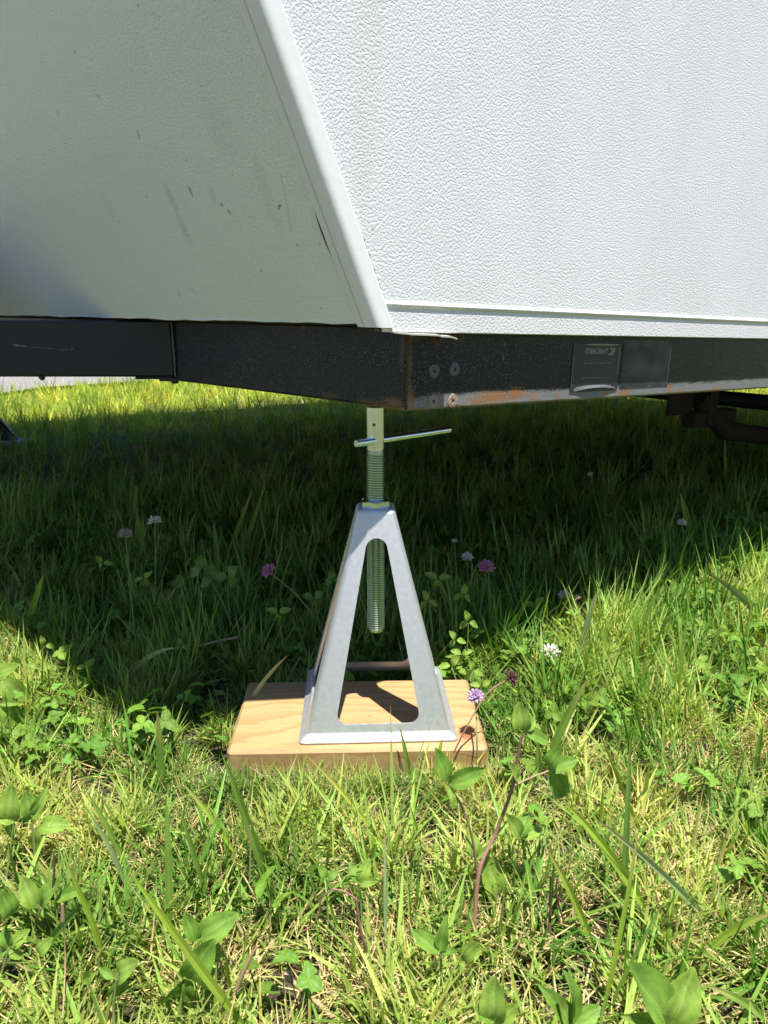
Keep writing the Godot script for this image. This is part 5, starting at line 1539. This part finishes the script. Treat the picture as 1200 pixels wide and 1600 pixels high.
	t = sprig("broad_weed", "bright yellow green broad leaves in the sun at the left edge", "clover", "clover plants among the grass", Vector3(-0.5495, 0.0050, -0.9489))
	leaf_scale = 1.00
	stalk(t, [Vector3(-0.5348, 0.0227, -0.9000), Vector3(-0.5251, 0.0694, -0.9000)], 0.0015, 0.0010, M.stem)
	leaf(t, Vector3(-0.5251, 0.0694, -0.9000), Vector3(-0.4904, 0.0384, -0.9000), 1, M.leaf_pale, Vector3(0.17, 0.56, 0.70))
	leaf(t, Vector3(-0.5454, 0.0609, -0.9200), Vector3(-0.5156, 0.0844, -0.9200), 1, M.leaf_pale, Vector3(0.06, 0.78, 0.67))
	leaf(t, Vector3(-0.5047, 0.0550, -0.8600), Vector3(-0.4791, 0.0172, -0.8600), 1, M.leaf_pale, Vector3(0.25, 0.74, 0.76))
	leaf(t, Vector3(-0.5064, 0.0550, -0.8600), Vector3(-0.4809, 0.0569, -0.8600), 3, M.leaf_pale, Vector3(0.02, 0.71, 0.73))
	t = sprig("white_clover", "two pale marked clover leaves in the shade left of the jack", "clover", "clover plants among the grass", Vector3(-0.2815, 0.0050, -1.2309))
	leaf_scale = 1.00
	stalk(t, [Vector3(-0.2448, 0.0738, -1.0800), Vector3(-0.2694, 0.1020, -1.1200), Vector3(-0.2948, 0.1522, -1.1200)], 0.0012, 0.0009, M.stem)
	stalk(t, [Vector3(-0.2470, 0.0705, -1.0800), Vector3(-0.2570, 0.0964, -1.1200), Vector3(-0.2559, 0.1367, -1.1200)], 0.0011, 0.0008, M.stem)
	leaf(t, Vector3(-0.2968, 0.1555, -1.1200), Vector3(-0.2954, 0.1785, -1.1114), 4, M.leaf, Vector3(0.10, 0.75, 0.65))
	leaf(t, Vector3(-0.2953, 0.1539, -1.1200), Vector3(-0.2745, 0.1440, -1.1237), 4, M.leaf, Vector3(0.10, 0.75, 0.65))
	leaf(t, Vector3(-0.2980, 0.1537, -1.1200), Vector3(-0.3204, 0.1403, -1.1250), 4, M.leaf, Vector3(0.10, 0.75, 0.65))
	leaf(t, Vector3(-0.2815, 0.1350, -1.1200), Vector3(-0.3037, 0.1236, -1.1242), 4, M.leaf, Vector3(0.10, 0.75, 0.65))
	leaf(t, Vector3(-0.2800, 0.1367, -1.1200), Vector3(-0.2768, 0.1591, -1.1117), 4, M.leaf, Vector3(0.10, 0.75, 0.65))
	leaf(t, Vector3(-0.2493, 0.1470, -1.1000), Vector3(-0.2354, 0.1661, -1.0929), 4, M.leaf, Vector3(0.10, 0.75, 0.65))
	leaf(t, Vector3(-0.2494, 0.1451, -1.1000), Vector3(-0.2403, 0.1257, -1.1071), 4, M.leaf, Vector3(0.10, 0.75, 0.65))
	leaf(t, Vector3(-0.2517, 0.1461, -1.1000), Vector3(-0.2749, 0.1461, -1.1000), 4, M.leaf, Vector3(0.10, 0.75, 0.65))
	t = sprig("white_clover", "bright three leaved clover in the shade just left of the jack", "clover", "clover plants among the grass", Vector3(-0.1757, 0.0050, -1.1437))
	leaf_scale = 1.00
	stalk(t, [Vector3(-0.1547, 0.0628, -1.0200), Vector3(-0.1575, 0.0944, -1.0200), Vector3(-0.1597, 0.1153, -1.0200)], 0.0010, 0.0008, M.stem)
	leaf(t, Vector3(-0.1608, 0.1179, -1.0200), Vector3(-0.1755, 0.1267, -1.0168), 1, M.leaf, Vector3(0.10, 0.75, 0.65))
	leaf(t, Vector3(-0.1583, 0.1179, -1.0200), Vector3(-0.1421, 0.1267, -1.0168), 1, M.leaf, Vector3(0.10, 0.75, 0.65))
	leaf(t, Vector3(-0.1596, 0.1163, -1.0200), Vector3(-0.1612, 0.0984, -1.0263), 1, M.leaf, Vector3(0.10, 0.75, 0.65))
	t = sprig("white_clover", "shaded clover below the pink clover head left of the jack", "clover", "clover plants among the grass", Vector3(-0.1180, 0.0050, -1.2397))
	leaf_scale = 1.00
	stalk(t, [Vector3(-0.1012, 0.0715, -1.0600), Vector3(-0.1080, 0.1233, -1.0600)], 0.0010, 0.0008, M.stem)
	leaf(t, Vector3(-0.1088, 0.1261, -1.0600), Vector3(-0.0949, 0.1371, -1.0560), 4, M.leaf, Vector3(0.10, 0.75, 0.65))
	leaf(t, Vector3(-0.1097, 0.1244, -1.0600), Vector3(-0.1077, 0.1074, -1.0661), 4, M.leaf, Vector3(0.10, 0.75, 0.65))
	leaf(t, Vector3(-0.1114, 0.1258, -1.0600), Vector3(-0.1274, 0.1317, -1.0579), 4, M.leaf, Vector3(0.10, 0.75, 0.65))
	leaf(t, Vector3(-0.0795, 0.1496, -1.0800), Vector3(-0.0659, 0.1447, -1.0818), 4, M.leaf, Vector3(0.10, 0.75, 0.65))
	leaf(t, Vector3(-0.0821, 0.1493, -1.0800), Vector3(-0.0938, 0.1401, -1.0834), 4, M.leaf, Vector3(0.10, 0.75, 0.65))
	leaf(t, Vector3(-0.0812, 0.1510, -1.0800), Vector3(-0.0831, 0.1649, -1.0747), 4, M.leaf, Vector3(0.10, 0.75, 0.65))
	t = sprig("white_clover", "clover plant with long stalks in the shade right of the jack", "clover", "clover plants among the grass", Vector3(0.1142, 0.0050, -1.1437))
	leaf_scale = 1.00
	stalk(t, [Vector3(0.1079, 0.0325, -1.0800), Vector3(0.1086, 0.0903, -1.0800), Vector3(0.0891, 0.1468, -1.0800)], 0.0012, 0.0008, M.stem)
	stalk(t, [Vector3(0.1089, 0.0325, -1.0800), Vector3(0.1150, 0.0793, -1.0800), Vector3(0.1262, 0.1231, -1.0800)], 0.0011, 0.0008, M.stem)
	stalk(t, [Vector3(0.1058, 0.0325, -1.0800), Vector3(0.0924, 0.0793, -1.0800), Vector3(0.0704, 0.1111, -1.0800)], 0.0011, 0.0008, M.stem)
	leaf(t, Vector3(0.0864, 0.1504, -1.0800), Vector3(0.1055, 0.1572, -1.0775), 1, M.leaf, Vector3(0.10, 0.75, 0.65))
	leaf(t, Vector3(0.0847, 0.1489, -1.0800), Vector3(0.0820, 0.1291, -1.0872), 1, M.leaf, Vector3(0.10, 0.75, 0.65))
	leaf(t, Vector3(0.0838, 0.1507, -1.0800), Vector3(0.0674, 0.1634, -1.0753), 1, M.leaf, Vector3(0.10, 0.75, 0.65))
	leaf(t, Vector3(0.1250, 0.1301, -1.0600), Vector3(0.1392, 0.1190, -1.0640), 1, M.leaf, Vector3(0.10, 0.75, 0.65))
	leaf(t, Vector3(0.1224, 0.1304, -1.0600), Vector3(0.1063, 0.1245, -1.0621), 1, M.leaf, Vector3(0.10, 0.75, 0.65))
	leaf(t, Vector3(0.1241, 0.1318, -1.0600), Vector3(0.1260, 0.1485, -1.0539), 1, M.leaf, Vector3(0.10, 0.75, 0.65))
	leaf(t, Vector3(0.0665, 0.1291, -1.0400), Vector3(0.0628, 0.1465, -1.0337), 1, M.leaf, Vector3(0.10, 0.75, 0.65))
	leaf(t, Vector3(0.0682, 0.1277, -1.0400), Vector3(0.0855, 0.1215, -1.0422), 1, M.leaf, Vector3(0.10, 0.75, 0.65))
	leaf(t, Vector3(0.0657, 0.1273, -1.0400), Vector3(0.0521, 0.1158, -1.0441), 1, M.leaf, Vector3(0.10, 0.75, 0.65))
	t = sprig("white_clover", "sunlit clover leaves at the shadow edge right of the jack", "clover", "clover plants among the grass", Vector3(0.1406, 0.0050, -1.1437))
	leaf_scale = 1.00
	stalk(t, [Vector3(0.1250, 0.0669, -1.0000), Vector3(0.1257, 0.1093, -1.0000)], 0.0010, 0.0008, M.stem)
	stalk(t, [Vector3(0.2538, 0.0566, -1.1200), Vector3(0.2545, 0.0804, -1.1400)], 0.0010, 0.0008, M.stem)
	leaf(t, Vector3(0.1254, 0.1124, -1.0000), Vector3(0.1227, 0.1297, -0.9938), 1, M.leaf_pale, Vector3(0.10, 0.75, 0.65))
	leaf(t, Vector3(0.1269, 0.1109, -1.0000), Vector3(0.1434, 0.1034, -1.0026), 1, M.leaf_pale, Vector3(0.10, 0.75, 0.65))
	leaf(t, Vector3(0.1244, 0.1107, -1.0000), Vector3(0.1106, 0.1006, -1.0036), 1, M.leaf_pale, Vector3(0.10, 0.75, 0.65))
	leaf(t, Vector3(0.1065, 0.0914, -0.9800), Vector3(0.1220, 0.0887, -0.9809), 1, M.leaf, Vector3(0.10, 0.75, 0.65))
	leaf(t, Vector3(0.1043, 0.0908, -0.9800), Vector3(0.0949, 0.0787, -0.9842), 1, M.leaf, Vector3(0.10, 0.75, 0.65))
	leaf(t, Vector3(0.1046, 0.0926, -0.9800), Vector3(0.0985, 0.1073, -0.9749), 1, M.leaf, Vector3(0.10, 0.75, 0.65))
	leaf(t, Vector3(0.2554, 0.0836, -1.1400), Vector3(0.2656, 0.0978, -1.1349), 1, M.leaf_pale, Vector3(0.10, 0.75, 0.65))
	leaf(t, Vector3(0.2550, 0.0817, -1.1400), Vector3(0.2637, 0.0641, -1.1463), 1, M.leaf_pale, Vector3(0.10, 0.75, 0.65))
	leaf(t, Vector3(0.2528, 0.0830, -1.1400), Vector3(0.2338, 0.0862, -1.1388), 1, M.leaf_pale, Vector3(0.10, 0.75, 0.65))
	t = sprig("white_clover", "dense clover leaves right behind the board's right end", "clover", "clover plants among the grass", Vector3(0.1313, 0.0050, -0.9968))
	leaf_scale = 1.00
	stalk(t, [Vector3(0.1228, 0.0308, -0.9300), Vector3(0.1262, 0.0657, -0.9300)], 0.0010, 0.0008, M.stem)
	stalk(t, [Vector3(0.1076, 0.0299, -0.9600), Vector3(0.0995, 0.0535, -0.9700)], 0.0010, 0.0008, M.stem)
	leaf(t, Vector3(0.0992, 0.0565, -0.9700), Vector3(0.1070, 0.0719, -0.9648), 1, M.leaf, Vector3(0.10, 0.75, 0.65))
	leaf(t, Vector3(0.0992, 0.0547, -0.9700), Vector3(0.1088, 0.0390, -0.9752), 1, M.leaf, Vector3(0.10, 0.75, 0.65))
	leaf(t, Vector3(0.0971, 0.0556, -0.9700), Vector3(0.0797, 0.0556, -0.9700), 1, M.leaf, Vector3(0.10, 0.75, 0.65))
	leaf(t, Vector3(0.1302, 0.0571, -0.9500), Vector3(0.1458, 0.0514, -0.9519), 1, M.leaf, Vector3(0.10, 0.75, 0.65))
	leaf(t, Vector3(0.1278, 0.0568, -0.9500), Vector3(0.1162, 0.0460, -0.9536), 1, M.leaf, Vector3(0.10, 0.75, 0.65))
	leaf(t, Vector3(0.1286, 0.0585, -0.9500), Vector3(0.1247, 0.0749, -0.9445), 1, M.leaf, Vector3(0.10, 0.75, 0.65))
	leaf(t, Vector3(0.1366, 0.0482, -0.9200), Vector3(0.1401, 0.0336, -0.9248), 1, M.leaf, Vector3(0.10, 0.75, 0.65))
	leaf(t, Vector3(0.1350, 0.0495, -0.9200), Vector3(0.1216, 0.0545, -0.9183), 1, M.leaf, Vector3(0.10, 0.75, 0.65))
	leaf(t, Vector3(0.1373, 0.0498, -0.9200), Vector3(0.1472, 0.0592, -0.9169), 1, M.leaf, Vector3(0.10, 0.75, 0.65))
	leaf(t, Vector3(0.1187, 0.0601, -1.0000), Vector3(0.1319, 0.0682, -0.9972), 1, M.leaf, Vector3(0.10, 0.75, 0.65))
	leaf(t, Vector3(0.1175, 0.0585, -1.0000), Vector3(0.1185, 0.0420, -1.0056), 1, M.leaf, Vector3(0.10, 0.75, 0.65))
	leaf(t, Vector3(0.1162, 0.0601, -1.0000), Vector3(0.1020, 0.0682, -0.9972), 1, M.leaf, Vector3(0.10, 0.75, 0.65))
	t = sprig("white_clover", "clover patch in the sun at the far left below the shadow edge", "clover", "clover plants among the grass", Vector3(-0.5070, 0.0050, -1.0946))
	leaf_scale = 1.00
	stalk(t, [Vector3(-0.4799, 0.0300, -1.0000), Vector3(-0.4805, 0.0596, -1.0000)], 0.0010, 0.0008, M.stem)
	leaf(t, Vector3(-0.4804, 0.0626, -1.0000), Vector3(-0.4689, 0.0766, -0.9952), 1, M.leaf_pale, Vector3(0.10, 0.75, 0.65))
	leaf(t, Vector3(-0.4806, 0.0608, -1.0000), Vector3(-0.4763, 0.0465, -1.0048), 1, M.leaf_pale, Vector3(0.10, 0.75, 0.65))
	leaf(t, Vector3(-0.4827, 0.0617, -1.0000), Vector3(-0.4986, 0.0617, -1.0000), 1, M.leaf_pale, Vector3(0.10, 0.75, 0.65))
	leaf(t, Vector3(-0.5225, 0.0601, -1.0300), Vector3(-0.5081, 0.0573, -1.0309), 1, M.leaf_pale, Vector3(0.10, 0.75, 0.65))
	leaf(t, Vector3(-0.5250, 0.0594, -1.0300), Vector3(-0.5382, 0.0473, -1.0342), 1, M.leaf_pale, Vector3(0.10, 0.75, 0.65))
	leaf(t, Vector3(-0.5243, 0.0612, -1.0300), Vector3(-0.5255, 0.0759, -1.0249), 1, M.leaf_pale, Vector3(0.10, 0.75, 0.65))
	leaf(t, Vector3(-0.4359, 0.0526, -0.9700), Vector3(-0.4316, 0.0394, -0.9744), 1, M.leaf_pale, Vector3(0.10, 0.75, 0.65))
	leaf(t, Vector3(-0.4379, 0.0535, -0.9700), Vector3(-0.4524, 0.0535, -0.9700), 1, M.leaf_pale, Vector3(0.10, 0.75, 0.65))
	leaf(t, Vector3(-0.4357, 0.0544, -0.9700), Vector3(-0.4253, 0.0674, -0.9656), 1, M.leaf_pale, Vector3(0.10, 0.75, 0.65))
	leaf(t, Vector3(-0.5007, 0.0558, -0.9600), Vector3(-0.4848, 0.0613, -0.9582), 1, M.leaf, Vector3(0.10, 0.75, 0.65))
	leaf(t, Vector3(-0.5024, 0.0545, -0.9600), Vector3(-0.5094, 0.0386, -0.9653), 1, M.leaf, Vector3(0.10, 0.75, 0.65))
	leaf(t, Vector3(-0.5030, 0.0561, -0.9600), Vector3(-0.5119, 0.0663, -0.9566), 1, M.leaf, Vector3(0.10, 0.75, 0.65))
	t = sprig("white_clover", "small clover in the shade at the bottom of the trailer's shadow left of the board", "clover", "clover plants among the grass", Vector3(-0.3096, 0.0050, -1.0277))
	leaf_scale = 1.00
	stalk(t, [Vector3(-0.2945, 0.0402, -0.9800), Vector3(-0.2984, 0.0794, -0.9800)], 0.0009, 0.0007, M.stem)
	leaf(t, Vector3(-0.2741, 0.0451, -0.9000), Vector3(-0.2670, 0.0553, -0.8966), 1, M.leaf, Vector3(0.10, 0.75, 0.65))
	leaf(t, Vector3(-0.2742, 0.0434, -0.9000), Vector3(-0.2703, 0.0331, -0.9034), 1, M.leaf, Vector3(0.10, 0.75, 0.65))
	leaf(t, Vector3(-0.2761, 0.0443, -0.9000), Vector3(-0.2871, 0.0443, -0.9000), 1, M.leaf, Vector3(0.10, 0.75, 0.65))
	leaf(t, Vector3(-0.3101, 0.0624, -1.0200), Vector3(-0.2984, 0.0577, -1.0216), 1, M.leaf, Vector3(0.10, 0.75, 0.65))
	leaf(t, Vector3(-0.3126, 0.0621, -1.0200), Vector3(-0.3243, 0.0533, -1.0230), 1, M.leaf, Vector3(0.10, 0.75, 0.65))
	leaf(t, Vector3(-0.3116, 0.0638, -1.0200), Vector3(-0.3117, 0.0771, -1.0153), 1, M.leaf, Vector3(0.10, 0.75, 0.65))
	leaf(t, Vector3(-0.4032, 0.1238, -1.1500), Vector3(-0.3976, 0.1097, -1.1552), 1, M.leaf, Vector3(0.10, 0.75, 0.65))
	leaf(t, Vector3(-0.4055, 0.1248, -1.1500), Vector3(-0.4222, 0.1248, -1.1500), 1, M.leaf, Vector3(0.10, 0.75, 0.65))
	leaf(t, Vector3(-0.4030, 0.1258, -1.1500), Vector3(-0.3919, 0.1397, -1.1448), 1, M.leaf, Vector3(0.10, 0.75, 0.65))
	leaf(t, Vector3(-0.4900, 0.1363, -1.2000), Vector3(-0.4738, 0.1363, -1.2000), 1, M.leaf, Vector3(0.10, 0.75, 0.65))
	leaf(t, Vector3(-0.4926, 0.1353, -1.2000), Vector3(-0.5040, 0.1218, -1.2052), 1, M.leaf, Vector3(0.10, 0.75, 0.65))
	leaf(t, Vector3(-0.4924, 0.1373, -1.2000), Vector3(-0.4972, 0.1507, -1.1948), 1, M.leaf, Vector3(0.10, 0.75, 0.65))
	# --- flowers
	flower("seed_head", "brown and cream seed head on a tall bare stalk in the shade at left", "flower", Vector3(-0.4096, 0.2168, -1.1000), 0.0110, M.faded, [Vector3(-0.3948, 0.0219, -1.0600), Vector3(-0.4093, 0.1043, -1.1000), Vector3(-0.4097, 0.1699, -1.1000)], M.stem, "drooping", "clover flowers in the lawn")
	flower("clover_flower", "white clover head standing in the shade at the left", "flower", Vector3(-0.3776, 0.2252, -1.1500), 0.0115, M.cream, [Vector3(-0.3868, 0.0961, -1.1500), Vector3(-0.3814, 0.1643, -1.1500)], M.stem, "drooping", "clover flowers in the lawn")
	flower("clover_flower", "pink clover head on a bent stalk left of the jack", "flower", Vector3(-0.1755, 0.1733, -1.0500), 0.0115, M.pink, [Vector3(-0.1096, 0.1007, -1.0500), Vector3(-0.1364, 0.1367, -1.0500), Vector3(-0.1594, 0.1577, -1.0500)], M.stem, "ball", "clover flowers in the lawn")
	flower("clover_flower", "faded white clover head in the shade right of the jack", "flower", Vector3(0.1474, 0.1392, -1.2200), 0.0111, M.cream, [Vector3(0.1517, 0.0692, -1.2200), Vector3(0.1495, 0.1056, -1.2200)], M.stem, "drooping", "clover flowers in the lawn")
	flower("clover_flower", "bright pink purple clover head right of the jack", "flower", Vector3(0.1702, 0.1475, -1.1400), 0.0145, M.pink, [Vector3(0.1610, 0.0363, -1.1400), Vector3(0.1636, 0.0885, -1.1400), Vector3(0.1687, 0.1284, -1.1400)], M.stem, "ball", "clover flowers in the lawn")
	flower("clover_flower", "tiny white clover head above the faded one right of the jack", "flower", Vector3(0.1321, 0.1457, -1.3000), 0.0059, M.cream, [Vector3(0.1359, 0.0900, -1.3000), Vector3(0.1339, 0.1218, -1.3000)], M.stem, "drooping", "clover flowers in the lawn")
	flower("clover_flower", "small white clover head at the shadow edge on the right", "flower", Vector3(0.6416, 0.1255, -1.5000), 0.0109, M.cream, [Vector3(0.6534, 0.0649, -1.5000), Vector3(0.6476, 0.0939, -1.5000)], M.stem, "drooping", "clover flowers in the lawn")
	flower("clover_flower", "pale pinkish clover head left one of the pair at the shadow edge", "flower", Vector3(0.3189, 0.0757, -1.2000), 0.0109, M.cream, [Vector3(0.3241, 0.0283, -1.2000), Vector3(0.3215, 0.0527, -1.2000)], M.stem, "drooping", "clover flowers in the lawn")
	flower("clover_flower", "pale pinkish clover head right one of the pair at the shadow edge", "flower", Vector3(0.3367, 0.0747, -1.1900), 0.0087, M.faded, [Vector3(0.3418, 0.0325, -1.1900), Vector3(0.3391, 0.0567, -1.1900)], M.stem, "drooping", "clover flowers in the lawn")
	flower("clover_flower", "creamy white sunlit clover head right of the board", "flower", Vector3(0.2453, 0.0712, -0.9800), 0.0152, M.cream, [Vector3(0.2396, 0.0035, -0.9800), Vector3(0.2432, 0.0402, -0.9800)], M.stem, "drooping", "clover flowers in the lawn")
	flower("clover_flower", "dried dark brown clover head on a bent brown stalk", "flower", Vector3(0.1532, 0.1233, -0.8000), 0.0102, M.brown, [Vector3(0.0827, 0.0423, -0.7650), Vector3(0.0976, 0.0735, -0.7700), Vector3(0.1236, 0.1073, -0.7900), Vector3(0.1448, 0.1182, -0.8000)], M.stem_red, "ball", "clover flowers in the lawn")
	flower("clover_flower", "pale purple clover head in front of the board's right end", "flower", Vector3(0.1120, 0.0975, -0.8000), 0.0109, M.lilac, [Vector3(0.1120, 0.0362, -0.7650), Vector3(0.1109, 0.0633, -0.7700), Vector3(0.1133, 0.0801, -0.8000)], M.stem, "ball", "clover flowers in the lawn")
	flower("clover_flower", "tiny white ring shaped flower deep in the shade at right", "flower", Vector3(0.6100, 0.1094, -2.1000), 0.0096, M.cream, [Vector3(0.6146, 0.0452, -2.1000), Vector3(0.6121, 0.0803, -2.1000)], M.stem, "drooping", "clover flowers in the lawn")
	flower("clover_flower", "tiny pale flower deep in the shade left of the handle", "flower", Vector3(-0.1766, 0.1007, -2.4000), 0.0088, M.faded, [Vector3(-0.1777, 0.0414, -2.4000), Vector3(-0.1771, 0.0744, -2.4000)], M.stem, "drooping", "clover flowers in the lawn")
	flower("clover_flower", "tiny pale flower far back in the shade at the left", "flower", Vector3(-0.9362, 0.0899, -2.7000), 0.0123, M.faded, [Vector3(-0.9425, 0.0164, -2.7000), Vector3(-0.9387, 0.0606, -2.7000)], M.stem, "drooping", "clover flowers in the lawn")
	# --- dead stems and sticks
	t = sprig("dead_stem", "dark brown dead stems with a tangled fork in the right foreground", "stem", "", Vector3(0.1416, -0.0143, -0.5000))
	stalk(t, [Vector3(0.1416, -0.0143, -0.5000), Vector3(0.1470, 0.0267, -0.5300), Vector3(0.1453, 0.0752, -0.5300)], 0.0017, 0.0012, M.stem_dead)
	stalk(t, [Vector3(0.1642, -0.0184, -0.5100), Vector3(0.1618, 0.0164, -0.5300), Vector3(0.1516, 0.0539, -0.5300), Vector3(0.1511, 0.0726, -0.5300)], 0.0012, 0.0008, M.stem_dead)
	stalk(t, [Vector3(0.1516, 0.0539, -0.5300), Vector3(0.1606, 0.0458, -0.5300), Vector3(0.1703, 0.0431, -0.5300)], 0.0009, 0.0005, M.stem_dead)
	stalk(t, [Vector3(0.1493, 0.0552, -0.5300), Vector3(0.1544, 0.0639, -0.5300), Vector3(0.1524, 0.0404, -0.5300)], 0.0012, 0.0005, M.stem_dead)
	t = sprig("dead_stem", "reddish brown bent stem running off the bottom left of centre", "stem", "", Vector3(0.0031, -0.0072, -0.4700))
	stalk(t, [Vector3(0.0031, -0.0072, -0.4700), Vector3(-0.0084, -0.0080, -0.5100), Vector3(-0.0192, 0.0328, -0.5100), Vector3(-0.0238, 0.0690, -0.5100)], 0.0017, 0.0012, M.stem_red)
	stalk(t, [Vector3(-0.0238, 0.0690, -0.5100), Vector3(-0.0324, 0.0761, -0.5100), Vector3(-0.0431, 0.0793, -0.5100)], 0.0011, 0.0008, M.stem_red)
	stalk(t, [Vector3(-0.0431, 0.0793, -0.5100), Vector3(-0.0530, 0.0690, -0.5100), Vector3(-0.0556, 0.0526, -0.5100), Vector3(-0.0624, 0.0408, -0.5100), Vector3(-0.0713, 0.0354, -0.5100)], 0.0009, 0.0006, M.stem_red)
	t = sprig("dry_stick", "thick tan dry stick lying in the grass at the bottom centre", "stick", "", Vector3(-0.0356, 0.0019, -0.4550))
	stalk(t, [Vector3(-0.0356, 0.0019, -0.4550), Vector3(-0.0566, 0.0135, -0.4650), Vector3(-0.0820, 0.0229, -0.4800)], 0.0022, 0.0018, M.stem_tan)
	t = sprig("dry_stick", "thin tan stick lying diagonally in the lower left corner", "stick", "", Vector3(-0.2576, 0.0109, -0.4600))
	stalk(t, [Vector3(-0.2576, 0.0109, -0.4600), Vector3(-0.2904, 0.0068, -0.4900), Vector3(-0.3071, 0.0234, -0.4900)], 0.0012, 0.0010, M.stem_tan)
	t = sprig("dead_stem", "short dark dead stem standing in the clover at lower left", "stem", "", Vector3(-0.2913, 0.0505, -0.5300))
	stalk(t, [Vector3(-0.2913, 0.0505, -0.5300), Vector3(-0.2875, 0.0739, -0.5300), Vector3(-0.2838, 0.0962, -0.5300)], 0.0012, 0.0009, M.stem_dead)
	t = sprig("dry_stick", "brown stick lying in the shade left of the jack", "stick", "", Vector3(-0.2952, 0.0441, -1.0600))
	stalk(t, [Vector3(-0.2952, 0.0441, -1.0600), Vector3(-0.2641, 0.0529, -1.0600), Vector3(-0.2313, 0.0595, -1.0600)], 0.0024, 0.0018, M.stem_tan)
	t = sprig("dead_stem", "thin brown stem standing before the clover at left of centre", "stem", "", Vector3(-0.1217, 0.0509, -0.5500))
	stalk(t, [Vector3(-0.1217, 0.0509, -0.5500), Vector3(-0.1197, 0.0802, -0.5500), Vector3(-0.1183, 0.1102, -0.5500)], 0.0009, 0.0006, M.stem_tan)
	t = sprig("grass_seed_head", "blurred grass seed head close to the camera at the bottom left", "seed head", "", Vector3(-0.1132, 0.0428, -0.4000))
	stalk(t, [Vector3(-0.1132, 0.0428, -0.4000), Vector3(-0.1119, 0.0539, -0.4100), Vector3(-0.1102, 0.0573, -0.4300), Vector3(-0.1079, 0.0661, -0.4300)], 0.0006, 0.0006, M.stem_tan)
	stalk(t, [Vector3(-0.1090, 0.0632, -0.4300), Vector3(-0.1035, 0.0778, -0.4300), Vector3(-0.0957, 0.0951, -0.4300), Vector3(-0.0921, 0.1020, -0.4300)], 0.0022, 0.0008, M.stem_tan)
	t = sprig("grass_seed_head", "small pale seed head on a thin stalk at the lower left", "seed head", "", Vector3(-0.2465, 0.0246, -0.4400))
	stalk(t, [Vector3(-0.2465, 0.0246, -0.4400), Vector3(-0.2548, 0.0476, -0.4700), Vector3(-0.2523, 0.0878, -0.4700)], 0.0006, 0.0005, M.stem_tan)
	stalk(t, [Vector3(-0.2525, 0.0859, -0.4700), Vector3(-0.2516, 0.0944, -0.4700), Vector3(-0.2513, 0.1016, -0.4700)], 0.0019, 0.0010, M.stem_tan)
